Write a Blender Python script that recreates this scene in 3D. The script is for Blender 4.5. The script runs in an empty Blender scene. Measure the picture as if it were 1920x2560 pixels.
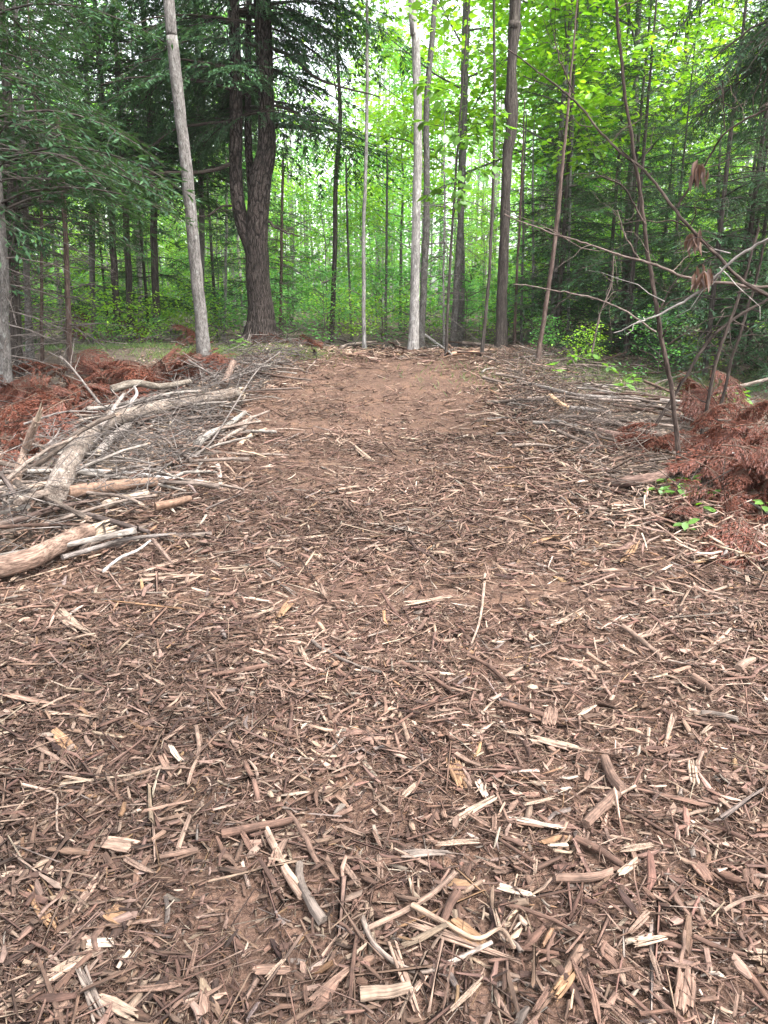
import bpy, math, numpy as np
from mathutils import Vector, Matrix, Euler
R_ = math.radians
rng = np.random.default_rng(7)
sc = bpy.context.scene
COL = sc.collection

# ------------------------------------------------------------------ camera, sky, sun, exposure
PITCH = R_(16.24); F_PX = 1922.0; CAM_Z = 1.6
cam_d = bpy.data.cameras.new('camera'); cam = bpy.data.objects.new('camera', cam_d); COL.objects.link(cam)
cam.location = (0, 0, CAM_Z); cam.rotation_euler = (math.pi/2-PITCH, 0, 0)
cam_d.sensor_fit = 'VERTICAL'; cam_d.angle = 2*math.atan(1280/F_PX); cam_d.clip_start = .05; cam_d.clip_end = 2000
sc.camera = cam
SUN_EL, SUN_AZ = R_(58), R_(128)
w = bpy.data.worlds.new('World'); sc.world = w; w.use_nodes = True
nt = w.node_tree; bg = nt.nodes['Background']
sky = nt.nodes.new('ShaderNodeTexSky'); sky.sky_type = 'NISHITA'; sky.sun_disc = False
sky.sun_elevation = SUN_EL; sky.sun_rotation = SUN_AZ; sky.air_density = 1.0; sky.dust_density = 3.0; sky.ozone_density = 1.0
hs = nt.nodes.new('ShaderNodeHueSaturation'); hs.inputs['Saturation'].default_value = .22
nt.links.new(sky.outputs[0], hs.inputs['Color']); nt.links.new(hs.outputs[0], bg.inputs[0]); bg.inputs[1].default_value = .15
sun_d = bpy.data.lights.new('sun', 'SUN'); sun_d.energy = 1.5; sun_d.angle = R_(25); sun_d.color = (1, .97, .93)
sun = bpy.data.objects.new('sun', sun_d); COL.objects.link(sun)
# Nishita rotation is measured from +Y towards +X
sdir = Vector((math.sin(SUN_AZ)*math.cos(SUN_EL), math.cos(SUN_AZ)*math.cos(SUN_EL), math.sin(SUN_EL)))
sun.rotation_euler = sdir.to_track_quat('Z', 'Y').to_euler(); sun.location = (0, 0, 30)
sc.view_settings.view_transform = 'Standard'; sc.view_settings.look = 'None'
sc.view_settings.exposure = 2.62; sc.view_settings.gamma = 1.0; sc.view_settings.use_curve_mapping = False
sc.cycles.max_bounces = 8; sc.cycles.diffuse_bounces = 6; sc.cycles.transmission_bounces = 6; sc.cycles.volume_bounces = 1; sc.cycles.glossy_bounces = 2
sc.cycles.use_denoising = True; sc.cycles.denoiser = 'OPENIMAGEDENOISE'; sc.cycles.denoising_input_passes = 'RGB_ALBEDO_NORMAL'

# ------------------------------------------------------------------ numpy helpers
_lat = np.random.default_rng(99).random((64, 64, 64))
def vnoise(x, y=0., z=0.):
    x, y, z = np.broadcast_arrays(np.asarray(x, float), np.asarray(y, float), np.asarray(z, float))
    xi, yi, zi = np.floor(x).astype(int), np.floor(y).astype(int), np.floor(z).astype(int)
    fx, fy, fz = x-xi, y-yi, z-zi
    fx, fy, fz = [f*f*(3-2*f) for f in (fx, fy, fz)]
    g = lambda a, b, c: _lat[(xi+a) % 64, (yi+b) % 64, (zi+c) % 64]
    l = lambda a, b, t: a+(b-a)*t
    return l(l(l(g(0,0,0), g(1,0,0), fx), l(g(0,1,0), g(1,1,0), fx), fy), l(l(g(0,0,1), g(1,0,1), fx), l(g(0,1,1), g(1,1,1), fx), fy), fz)*2-1
def sstep(a, b, x):
    t = np.clip((x-a)/(b-a), 0, 1); return t*t*(3-2*t)
def norm(v): return v/np.maximum(np.linalg.norm(v, axis=-1, keepdims=True), 1e-9)

# terrain: nearly flat, a low rise that crests 15 m out, low berms of debris either side
EY = [0, 1.5, 3.0, 4.2, 5.3, 7.5, 9.5, 12, 15, 18]
EL = [-2.6, -2.6, -2.4, -2.05, -1.75, -1.75, -1.9, -1.7, -1.05, -.8]
ER = [2.6, 2.6, 2.4, 2.1, 1.75, 1.65, 1.6, 1.95, 1.85, 2.6]
def edge_l(y): return np.interp(y, EY, EL)+.12*vnoise(y*1.7, 3.1)
def edge_r(y): return np.interp(y, EY, ER)+.12*vnoise(y*1.7, 9.1)
def hgt(x, y):
    x = np.asarray(x, float); y = np.asarray(y, float)
    rise = .36*sstep(8.5, 15, y)-.22*sstep(16.0, 20, y)
    z = rise+.02*vnoise(x*.9, y*.9, 1.)+.012*vnoise(x*3.1, y*3.1, 2.)
    dl = edge_l(y)-x; dr = x-edge_r(y)
    z = z+.16*np.exp(-((dl-.7)/.7)**2)*sstep(2.5, 4.5, y)*(1-.5*sstep(13, 16, y))
    z = z+.10*np.exp(-((dr-.8)/.8)**2)*sstep(4, 6.5, y)*(1-.7*sstep(13, 16, y))
    off = np.maximum(np.maximum(dl, dr), 0)
    z = z+sstep(.5, 3, off)*(.10*vnoise(x*.45, y*.45, 5.)+.05*vnoise(x*1.3, y*1.3, 6.))
    z = z+.5*sstep(30, 90, y)
    return z
_cp, _sp = math.cos(PITCH), math.sin(PITCH)
def ray(u, v):
    a, b = (u-960)/F_PX, -(v-1280)/F_PX
    return np.array([a, _cp+b*_sp, -_sp+b*_cp])
def at(u, v, Y):
    d = ray(u, v); t = Y/d[1]; return np.array([0, 0, CAM_Z])+d*t
def gp(u, v, lift=0.):
    d = ray(u, v); ts = np.linspace(.8, 40, 4000); P = np.array([0, 0, CAM_Z])+ts[:, None]*d
    under = np.nonzero(P[:, 2] < hgt(P[:, 0], P[:, 1])+lift)[0]
    return P[under[0]] if len(under) else P[-1]
def px(w_, Y): return w_*Y*_cp/F_PX   # size in metres of w_ photo pixels at distance Y

class Buf:
    def __init__(s): s.V = []; s.F3 = []; s.F4 = []; s.C = []; s.T = []; s.n = 0
    def add(s, V, F, col=(1, 1, 1), tc=None):
        V = np.asarray(V, float); F = np.asarray(F, int)
        (s.F3 if F.shape[1] == 3 else s.F4).append(F+s.n)
        c = np.asarray(col, float)
        if c.ndim == 1: c = np.broadcast_to(c, (len(V), 3))
        s.V.append(V); s.C.append(c); s.T.append(V*0 if tc is None else tc); s.n += len(V)
    def merge(s, o, M=None, tint=1.):
        off = s.n
        for V, C, T in zip(o.V, o.C, o.T):
            if M is not None: V = V@M[:3, :3].T+M[:3, 3]
            s.V.append(V); s.C.append(C*tint); s.T.append(T); s.n += len(V)
        s.F3 += [f+off for f in o.F3]; s.F4 += [f+off for f in o.F4]
    def mesh(s, name, mat, smooth=False):
        me = bpy.data.meshes.new(name)
        V = np.concatenate(s.V).astype(np.float32)
        L = []; st = []; tot = []; o = 0
        for A, k in ((s.F3, 3), (s.F4, 4)):
            if A:
                A = np.concatenate(A); L.append(A.ravel()); st.append(o+np.arange(len(A))*k); tot.append(np.full(len(A), k)); o += A.size
        L = np.concatenate(L); st = np.concatenate(st); tot = np.concatenate(tot)
        me.vertices.add(len(V)); me.vertices.foreach_set('co', V.ravel())
        me.loops.add(len(L)); me.loops.foreach_set('vertex_index', L.astype(np.int32))
        me.polygons.add(len(st)); me.polygons.foreach_set('loop_start', st.astype(np.int32)); me.polygons.foreach_set('loop_total', tot.astype(np.int32))
        if smooth: me.polygons.foreach_set('use_smooth', np.ones(len(st), bool))
        a = me.attributes.new('col', 'FLOAT_COLOR', 'POINT')
        a.data.foreach_set('color', np.concatenate([np.concatenate(s.C), np.ones((len(V), 1))], 1).astype(np.float32).ravel())
        a = me.attributes.new('tc', 'FLOAT_VECTOR', 'POINT'); a.data.foreach_set('vector', np.concatenate(s.T).astype(np.float32).ravel())
        me.update(calc_edges=True); me.validate()
        me.materials.append(mat); return me

def obj(name, me, parent=None, loc=None, label=None, cat=None, group=None, kind=None):
    o = bpy.data.objects.new(name, me); COL.objects.link(o)
    if parent is not None: o.parent = parent
    if loc is not None: o.location = [float(q) for q in loc]
    if label: o['label'] = label
    if cat: o['category'] = cat
    if group: o['group'] = group
    if kind: o['kind'] = kind
    return o
def thing(name, loc, label, cat, group=None): return obj(name, None, None, loc, label, cat, group)
def copy_tree(root, loc, rz, scale=1., label=None, group=None):
    r = root.copy(); COL.objects.link(r); r.location = [float(q) for q in loc]; r.rotation_euler = (0, 0, rz); r.scale = (scale,)*3
    if label: r['label'] = label
    if group: r['group'] = group
    for ch in list(root.children):
        c = ch.copy(); COL.objects.link(c); c.parent = r
        for g in list(ch.children):
            d = g.copy(); COL.objects.link(d); d.parent = c
    return r

def spline(P, n):
    P = np.asarray(P, float)
    if len(P) < 3: return P[0]+(P[-1]-P[0])*np.linspace(0, 1, n)[:, None]
    d = np.r_[0, np.cumsum(np.linalg.norm(np.diff(P, axis=0), axis=1))]; d /= d[-1]
    Q = np.vstack([2*P[0]-P[1], P, 2*P[-1]-P[-2]])
    out = []
    for t in np.linspace(0, 1, n):
        i = min(max(np.searchsorted(d, t, 'right')-1, 0), len(P)-2); f = (t-d[i])/(d[i+1]-d[i])
        a, b, c, e = Q[i:i+4]
        out.append(.5*(2*b+(c-a)*f+(2*a-5*b+4*c-e)*f*f+(3*b-a-3*c+e)*f**3))
    return np.array(out)

def tube(buf, P, Rr, n=8, col=(1, 1, 1), rough=0., jag=0., cap=True, seed=0., freq=3., mod=None):
    """round limb along polyline P with radii Rr; rough = relative radial bumps; jag = ragged last ring"""
    P = np.asarray(P, float); m = len(P); Rr = np.broadcast_to(np.asarray(Rr, float), (m,))
    T = norm(np.gradient(P, axis=0)); ref = np.array([0, 0, 1.]) if abs(T[:, 2]).mean() < .75 else np.array([1., 0, 0])
    A = norm(np.cross(T, ref)); B = np.cross(T, A)
    th = np.linspace(0, 2*math.pi, n, endpoint=False)
    s = np.r_[0, np.cumsum(np.linalg.norm(np.diff(P, axis=0), axis=1))]
    rad = Rr[:, None]*np.ones(n)
    if rough: rad = rad*(1+rough*vnoise(np.cos(th)[None]*1.6+seed, np.sin(th)[None]*1.6+seed*.7, s[:, None]*freq+seed)
                         +rough*.5*vnoise(np.cos(th)[None]*4+seed, np.sin(th)[None]*4, s[:, None]*freq*2.7+seed))
    if mod is not None: rad = rad*mod(th[None], s[:, None])
    V = P[:, None]+rad[..., None]*(A[:, None]*np.cos(th)[None, :, None]+B[:, None]*np.sin(th)[None, :, None])
    if jag: V[-1] += T[-1]*(jag*np.abs(vnoise(th*2.3+seed*3, seed)))[:, None]*2
    tc = np.stack([np.broadcast_to(np.cos(th)[None]*Rr.max(), (m, n)), np.broadcast_to(np.sin(th)[None]*Rr.max(), (m, n)), np.broadcast_to(s[:, None], (m, n))], -1)
    tc = tc+np.array([seed*1.37, seed*.71, seed*2.1])
    i = np.arange(m-1)[:, None]*n; j = np.arange(n)[None]; k = (j+1) % n
    F = np.stack([i+j, i+k, i+n+k, i+n+j], -1).reshape(-1, 4)
    V = V.reshape(-1, 3); tc = tc.reshape(-1, 3); c = np.asarray(col, float)
    buf.add(V, F, c, tc)
    if cap and n >= 3:
        for r, flip in ((0, True), (m-1, False)):
            ring = V[r*n:(r+1)*n]; cen = ring.mean(0)
            W = np.vstack([ring, cen]); f = np.stack([j[0], k[0], np.full(n, n)], -1)
            buf.add(W, f[:, ::-1] if flip else f, c if c.ndim == 1 else c[0], np.vstack([tc[r*n:(r+1)*n], tc[r*n:(r+1)*n].mean(0)]))
    return V

def prisms(buf, C, D, N, L, W, T, col, sides=4, bend=.08, taper=(.35, 1., .3), rg=rng):
    """many splinters at once. C centres, D long direction, N up; L, W, T size arrays; col (k,3)"""
    k = len(C); D = norm(D); S = norm(np.cross(N, D)); N = np.cross(D, S)
    rows = len(taper); sh = np.array([[-1, -.8], [1, -.8], [.75, 1], [-.85, .7]]) if sides == 4 else np.array([[-1, -.6], [1, -.6], [.1, 1]])
    b = rg.normal(0, bend, k)*L; b2 = rg.normal(0, bend, k)*L; tw = rg.normal(0, .35, (k, rows))
    V = np.empty((k, rows, sides, 3)); tc = np.empty_like(V)
    for r in range(rows):
        t = r/(rows-1)*2-1; wj = taper[r]*rg.uniform(.6, 1.25, k)
        cen = C+D*(L*t*.5)[:, None]+S*(b*(1-t*t))[:, None]+N*(b2*(1-t*t)*.5)[:, None]
        c_, s_ = np.cos(tw[:, r]), np.sin(tw[:, r])
        for q, (a, h) in enumerate(sh):
            ww = W*.5*wj*a; tt = T*.5*h*np.sqrt(wj)
            V[:, r, q] = cen+S*(ww*c_-tt*s_)[:, None]+N*(ww*s_+tt*c_)[:, None]+D*(rg.uniform(-.12, .12, k)*L*(abs(t)))[:, None]
            tc[:, r, q] = np.stack([a*W*.5, h*T*.5, t*L*.5], -1)
    tc += rg.uniform(0, 50, (k, 1, 1, 3))
    base = (np.arange(k)*rows*sides)[:, None, None]
    i = (np.arange(rows-1)*sides)[None, :, None]; j = np.arange(sides)[None, None]; j2 = (j+1) % sides
    F = np.stack(np.broadcast_arrays(base+i+j, base+i+j2, base+i+sides+j2, base+i+sides+j), -1).reshape(-1, 4)
    buf.add(V.reshape(-1, 3), F, np.repeat(col, rows*sides, 0), tc.reshape(-1, 3))

def leaves(buf, P, D, N, L, W, col, fold=.25, shape='rhomb'):
    """flat leaves at P, pointing along D, facing N"""
    k = len(P); D = norm(D); S = norm(np.cross(N, D)); N = np.cross(D, S)
    L = np.broadcast_to(L, (k,))[:, None]; W = np.broadcast_to(W, (k,))[:, None]
    if shape == 'rhomb':
        pts = [(0, 0, 0), (.45, -.5, 1), (1, 0, -.3), (.45, .5, 1)]; F = np.array([[0, 1, 2, 3]])
    else:
        pts = [(0, 0, 0), (.28, -.42, .8), (.62, -.46, .7), (1.05, 0, -.5), (.62, .46, .7), (.28, .42, .8)]; F = np.array([[0, 1, 2, 3], [0, 3, 4, 5]])
    V = np.stack([P+D*L*a+S*W*b+N*W*fold*c*abs(b)*1. for a, b, c in pts], 1)
    F = (np.arange(k)[:, None, None]*len(pts)+F[None]).reshape(-1, 4)
    buf.add(V.reshape(-1, 3), F, np.repeat(col, len(pts), 0))

# ------------------------------------------------------------------ materials
def new_mat(name):
    m = bpy.data.materials.new(name); m.use_nodes = True; n = m.node_tree.nodes; n.clear()
    out = n.new('ShaderNodeOutputMaterial'); return m, n, m.node_tree.links, out
def attr(n, name): a = n.new('ShaderNodeAttribute'); a.attribute_name = name; return a
def mixc(n, l, typ, fac, a, b):
    m = n.new('ShaderNodeMix'); m.data_type = 'RGBA'; m.blend_type = typ
    for sock, v in ((m.inputs[0], fac), (m.inputs[6], a), (m.inputs[7], b)):
        if hasattr(v, 'is_linked'): l.new(v, sock)
        else: sock.default_value = v if not isinstance(v, tuple) else (*v, 1)
    return m.outputs[2]
def ramp(n, l, fac, stops):
    r = n.new('ShaderNodeValToRGB'); e = r.color_ramp.elements
    while len(e) < len(stops): e.new(.5)
    for q, (p, c) in zip(e, stops): q.position = p; q.color = (*c, 1) if isinstance(c, tuple) else (c, c, c, 1)
    l.new(fac, r.inputs[0]); return r.outputs[0]
def noise(n, l, vec, scale, detail=4, rough=.6, sc3=None):
    if sc3:
        mp = n.new('ShaderNodeMapping'); mp.inputs['Scale'].default_value = sc3; l.new(vec, mp.inputs[0]); vec = mp.outputs[0]
    t = n.new('ShaderNodeTexNoise'); t.inputs['Scale'].default_value = scale; t.inputs['Detail'].default_value = detail; t.inputs['Roughness'].default_value = rough
    l.new(vec, t.inputs['Vector']); return t.outputs['Fac']
def finish(n, l, out, color, rough=.85, bump=None, bs=.5, bd=.01, spec=.25):
    p = n.new('ShaderNodeBsdfPrincipled'); p.inputs['Roughness'].default_value = rough; p.inputs['Specular IOR Level'].default_value = spec
    l.new(color, p.inputs['Base Color'])
    if bump is not None:
        b = n.new('ShaderNodeBump'); b.inputs['Strength'].default_value = bs; b.inputs['Distance'].default_value = bd
        l.new(bump, b.inputs['Height']); l.new(b.outputs[0], p.inputs['Normal'])
    l.new(p.outputs[0], out.inputs[0])

def mat_wood(name, dark=.55):
    """splinters and sticks: colour per piece, fibres along the piece"""
    m, n, l, out = new_mat(name); c = attr(n, 'col').outputs['Color']; v = attr(n, 'tc').outputs['Vector']
    g = noise(n, l, v, 1., 4, .65, (230, 230, 9)); b = noise(n, l, v, 22, 3)
    k = ramp(n, l, g, [(.32, dark), (.5, .92), (.68, 1.3)])
    x = mixc(n, l, 'MULTIPLY', 1., c, k)
    x = mixc(n, l, 'MULTIPLY', .75, x, ramp(n, l, b, [(.36, .42), (.6, 1.12)]))
    finish(n, l, out, x, .85, g, .8, .004); return m
def mat_bark(name, c1, c2, c3, sc3=(14, 14, 2.5), lichen=None, bs=.8, bd=.02, plates=None):
    m, n, l, out = new_mat(name); v = attr(n, 'tc').outputs['Vector']
    a = noise(n, l, v, 1., 6, .68, sc3); b = noise(n, l, v, 3.5, 4)
    x = ramp(n, l, a, [(.3, c1), (.5, c2), (.7, c3)])
    x = mixc(n, l, 'MULTIPLY', .6, x, ramp(n, l, b, [(.3, .55), (.7, 1.25)]))
    fn_ = noise(n, l, v, 1., 3, .6, (sc3[0]*4, sc3[1]*4, sc3[2]*4)); x = mixc(n, l, 'MULTIPLY', .8, x, ramp(n, l, fn_, [(.36, .45), (.6, 1.2)]))
    if plates:
        wv = n.new('ShaderNodeTexNoise'); wv.inputs['Scale'].default_value = 5; l.new(v, wv.inputs['Vector']); vm = n.new('ShaderNodeVectorMath'); vm.operation = 'MULTIPLY_ADD'; vm.inputs[1].default_value = (.12, .12, .3)
        l.new(wv.outputs['Color'], vm.inputs[0]); l.new(v, vm.inputs[2]); mp = n.new('ShaderNodeMapping'); mp.inputs['Scale'].default_value = plates; l.new(vm.outputs[0], mp.inputs[0])
        vo = n.new('ShaderNodeTexVoronoi'); vo.feature = 'DISTANCE_TO_EDGE'; vo.inputs['Scale'].default_value = 1; l.new(mp.outputs[0], vo.inputs['Vector'])
        pl_ = ramp(n, l, vo.outputs['Distance'], [(.02, .12), (.16, 1.)]); x = mixc(n, l, 'MULTIPLY', .85, x, pl_); a = mixc(n, l, 'MULTIPLY', .8, a, pl_)
    if lichen:
        s = noise(n, l, v, 9, 5, .7); x = mixc(n, l, 'MIX', ramp(n, l, s, [(.56, 0.), (.66, .75)]), x, lichen)
    x = mixc(n, l, 'MULTIPLY', 1., x, attr(n, 'col').outputs['Color'])
    finish(n, l, out, x, .9, a, bs, bd, .15); return m
def mat_leaf(name, trans=.45, tcol=(1.5, 1.35, .55), gloss=.06, var=.25):
    m, n, l, out = new_mat(name); c = attr(n, 'col').outputs['Color']
    oi = n.new('ShaderNodeObjectInfo'); h = n.new('ShaderNodeHueSaturation')
    mr = n.new('ShaderNodeMapRange'); mr.inputs[3].default_value = 1-var; mr.inputs[4].default_value = 1+var; l.new(oi.outputs['Random'], mr.inputs[0])
    l.new(mr.outputs[0], h.inputs['Value']); l.new(c, h.inputs['Color']); c = h.outputs[0]
    d = n.new('ShaderNodeBsdfDiffuse'); l.new(c, d.inputs[0])
    t = n.new('ShaderNodeBsdfTranslucent'); l.new(mixc(n, l, 'MULTIPLY', 1., c, tcol), t.inputs[0])
    mx = n.new('ShaderNodeMixShader'); mx.inputs[0].default_value = trans; l.new(d.outputs[0], mx.inputs[1]); l.new(t.outputs[0], mx.inputs[2])
    g = n.new('ShaderNodeBsdfGlossy'); g.inputs['Roughness'].default_value = .5; g.inputs[0].default_value = (.8, .85, .9, 1)
    m2 = n.new('ShaderNodeMixShader'); m2.inputs[0].default_value = gloss; l.new(mx.outputs[0], m2.inputs[1]); l.new(g.outputs[0], m2.inputs[2])
    l.new(m2.outputs[0], out.inputs[0]); return m
M_CHIP = mat_wood('shredded_wood'); M_STICK = mat_wood('stick_wood', .35)
M_HEM = mat_bark('hemlock_bark', (.014, .0105, .009), (.055, .043, .0375), (.11, .09, .08), (30, 30, 9), bs=1., bd=.035, plates=(13, 13, 3.6))
M_GREY = mat_bark('grey_bark', (.05, .044, .040), (.11, .1, .092), (.17, .157, .147), (16, 16, 7), lichen=(.2, .2, .185), bs=.7, bd=.012)
M_DARK = mat_bark('dark_bark', (.018, .014, .012), (.05, .041, .036), (.1, .086, .075), (22, 22, 4))
M_PALE = mat_bark('pale_bark', (.13, .115, .105), (.27, .25, .235), (.4, .375, .35), (18, 18, 4), lichen=(.44, .43, .4), bs=.5)
M_REDB = mat_bark('red_brown_bark', (.04, .026, .021), (.09, .062, .052), (.16, .12, .1), (20, 20, 4))
M_LOG = mat_bark('log_bark', (.075, .06, .05), (.18, .152, .135), (.30, .27, .245), (24, 24, 7), lichen=(.30, .285, .26), bs=1., bd=.015)
M_TWIG = mat_bark('twig_bark', (.06, .05, .043), (.125, .105, .094), (.21, .185, .17), (40, 40, 8), bs=.3, bd=.003)
M_FAR = mat_bark('far_grey_bark', (.10, .092, .085), (.2, .187, .175), (.3, .285, .27), (14, 14, 5), bs=.3)  # pale grey bark, lightened further to put haze into the far trunks' colour
M_NEED = mat_leaf('hemlock_needles', .3, (1.3, 1.3, .6), .02)
M_LEAF = mat_leaf('broad_leaves', .52, (1.45, 1.45, .6), .05)
M_DEAD = mat_leaf('dead_needles', .15, (1.3, 1, .8), .02, .15)
M_DRY = mat_leaf('dry_leaves', .25, (1.2, 1, .8), .04, .15)

def mat_soil(name, c1, c2, c3, fleck):
    m, n, l, out = new_mat(name); tc = n.new('ShaderNodeTexCoord'); v = tc.outputs['Object']
    a = noise(n, l, v, 3, 6, .7); b = noise(n, l, v, 45, 4, .7); c = noise(n, l, v, 140, 3, .6)
    x = ramp(n, l, a, [(.32, c1), (.52, c2), (.7, c3)])
    x = mixc(n, l, 'MULTIPLY', .8, x, ramp(n, l, b, [(.3, .45), (.65, 1.35)]))
    x = mixc(n, l, 'MIX', ramp(n, l, c, [(.6, 0.), (.72, .7)]), x, fleck)
    finish(n, l, out, x, .95, b, .9, .02, .1); return m
M_SOIL = mat_soil('path_soil', (.06, .037, .028), (.098, .060, .044), (.145, .086, .058), (.18, .124, .095))
M_FLOOR = mat_soil('forest_floor', (.055, .042, .034), (.10, .078, .062), (.14, .11, .08), (.25, .2, .16))

# ------------------------------------------------------------------ ground and path
def grid_sheet(name, xs, ys, zf, mat, keep=None):
    X, Y = np.meshgrid(xs, ys); Z = zf(X, Y); nx = len(xs)
    i = (np.arange(len(ys)-1)*nx)[:, None]; j = np.arange(nx-1)[None]
    F = np.stack([i+j, i+j+1, i+nx+j+1, i+nx+j], -1).reshape(-1, 4)
    if keep is not None: F = F[keep(X, Y).ravel()[F].any(1)]
    b = Buf(); b.add(np.stack([X, Y, Z], -1).reshape(-1, 3), F); return b.mesh(name, mat, True)
def fine(X, Y): return .012*vnoise(X*9, Y*9, 3.)+.008*vnoise(X*21, Y*21, 4.)
gx = np.r_[-400, -200, -100, -60, -40, np.arange(-25, -7, .5), np.arange(-7, 7, .115), np.arange(7, 25.1, .5), 40, 60, 100, 200, 400]
gy = np.r_[-60, -20, -6, -2, np.arange(0, 18, .115), np.arange(18, 40, .4), 45, 50, 60, 75, 90, 120, 200, 400, 700]
obj('forest_floor', grid_sheet('forest_floor', gx, gy, lambda X, Y: hgt(X, Y)+fine(X, Y)*(Y < 20)-.012-.07*sstep(.25, .6, np.minimum(X-edge_l(Y), edge_r(Y)-X))*(Y < 18.5)*(Y > -.4), M_FLOOR), label='brown forest floor under the trees', kind='structure')
def path_z(X, Y):
    e = np.minimum(X-edge_l(Y), edge_r(Y)-X)+.25*vnoise(X*2.3, Y*2.3, 8.)
    rut = sstep(8, 10, Y)*sum(np.exp(-((X-c_-.15*np.sin(Y*.5))/.17)**2) for c_ in (-.55, 1.0))
    clod = .018*sstep(.15, .6, vnoise(X*6.5, Y*6.5, 12.))*sstep(8, 10, Y)
    return hgt(X, Y)+fine(X, Y)*1.2-.022*rut+clod+.004-.06*sstep(.05, -.45, e)
obj('path', grid_sheet('path', np.arange(-3.6, 3.6, .056), np.arange(-.6, 19, .056), path_z, M_SOIL,
    lambda X, Y: (X > edge_l(Y)-.6) & (X < edge_r(Y)+.6)), label='reddish brown dirt path through the woods', kind='structure')

# ------------------------------------------------------------------ shredded wood over the path
PAL = np.array([[.085, .052, .042], [.15, .092, .072], [.21, .132, .104], [.28, .19, .152], [.37, .27, .22], [.43, .335, .27], [.58, .49, .42], [.34, .215, .13], [.25, .215, .195]])*np.array([.63, .58, .535])
def palette(k, p, rg=rng):
    return PAL[rg.choice(len(PAL), k, p=np.array(p)/sum(p))]*rg.uniform(.75, 1.25, (k, 1))*rg.uniform(.95, 1.05, (k, 3))
P_MIX = [8, 18, 26, 24, 14, 6.5, 1.8, 1.5, 3.5]
def up_vec(k, s): return norm(np.c_[rng.normal(0, s, k), rng.normal(0, s, k), np.ones(k)])
def scatter(n, y0, y1, power=1., dens=None):
    """random ground spots inside the view wedge and path edges"""
    side = 1.2; hm_ = (y0+y1)*.28+.35; n = int(n*(hm_+side)/hm_)   # goes on past the picture's edges, thinner there
    y = y0+(y1-y0)*rng.random(n)**power; hw = y*.56+.35; x = rng.uniform(-1, 1, n)*(hm_+side)*hw/hm_; thin = np.where(np.abs(x) > hw, .3, 1.)
    e = np.minimum(x-edge_l(y), edge_r(y)-x)
    ok = (e > -.55+.5*rng.random(n)) & (rng.random(n) < thin*np.clip((.35+.65*sstep(-.6, .5, vnoise(x*1.1, y*1.1, 20.)))*(1-.72*np.exp(-((x-.35)/1.0)**2)*sstep(10, 11.2, y)*(1-sstep(13.6, 14.6, y))), 0, 1))
    return x[ok], y[ok]
def mulch(n, y0, y1, Lm, sides, taper, lift, tilt, pm=P_MIX, wr=.16):
    x, y = scatter(n, y0, y1, .8); k = len(x)
    L = np.clip(rng.lognormal(math.log(Lm), .55, k), Lm*.3, Lm*4); W = L*rng.lognormal(math.log(wr), .4, k); W = np.clip(W, .0025, .022+.0*W); T = W*rng.uniform(.15, .5, k)
    a = rng.uniform(0, 2*math.pi, k); N = up_vec(k, tilt)
    D = np.c_[np.cos(a), np.sin(a), np.zeros(k)]; D -= N*(D*N).sum(1)[:, None]
    z = hgt(x, y)+fine(x, y)*1.2+.006+lift*rng.random(k)**1.5
    b = Buf(); c = palette(k, pm)*(1-.35*sstep(-.2, .6, vnoise(x*.8, y*.8, 31.)))[:, None]
    prisms(b, np.c_[x, y, z], D, N, L, W, T, c, sides, .06, taper); return b
mb = Buf()
for args in ((132000, 1.05, 3.7, .0155, 3, (.9, .5), .02, .32), (36000, 1.05, 3.7, .034, 4, (.75, 1., .6), .03, .25, P_MIX, .24), (26000, 1.05, 3.7, .075, 3, (.9, .6), .035, .16, P_MIX, .055),
             (88000, 3.5, 8.5, .031, 3, (.9, .45), .03, .28), (20000, 3.5, 8.5, .065, 4, (.75, 1., .6), .04, .2, P_MIX, .2), (14000, 3.5, 8.5, .12, 3, (.9, .6), .04, .16, P_MIX, .06),
             (48000, 8.2, 16.6, .055, 3, (.9, .45), .035, .28), (9000, 8.2, 16.0, .12, 4, (.75, 1., .6), .05, .2)):
    mb.merge(mulch(*args))
k = 7500; y = 4.3+9.5*rng.random(k); sd = rng.choice([-1, 1], k, p=[.2, .8]); x = np.where(sd < 0, edge_l(y), edge_r(y))+sd*rng.normal(.18, .34, k)
a = rng.uniform(0, 6.28, k); N = up_vec(k, .35); D = np.c_[np.cos(a), np.sin(a), rng.normal(0, .25, k)]; L = rng.lognormal(math.log(.11), .5, k)
prisms(mb, np.c_[x, y, hgt(x, y)+.02+.09*rng.random(k)**1.5], D, N, L, np.clip(L*.12, .004, .022), np.clip(L*.05, .003, .01), palette(k, [6, 12, 18, 22, 22, 14, 6, 3, 4]), 4, .05, (.75, 1., .6))
k = 3500; x = rng.uniform(-2.6, 3.4, k); y = 15.2+rng.normal(0, .55, k); a = rng.uniform(0, 6.28, k); L = rng.lognormal(math.log(.15), .45, k)
prisms(mb, np.c_[x, y, hgt(x, y)+.02+.06*rng.random(k)], np.c_[np.cos(a), np.sin(a), rng.normal(0, .2, k)], up_vec(k, .3), L, L*.12, L*.05, palette(k, [2, 8, 16, 24, 24, 16, 6, 5, 2]), 4, .05, (.75, 1., .6))
obj('wood_mulch', mb.mesh('wood_mulch', M_CHIP), label='fine shredded brown wood mulch strewn over the path', cat='mulch', kind='stuff')

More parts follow.
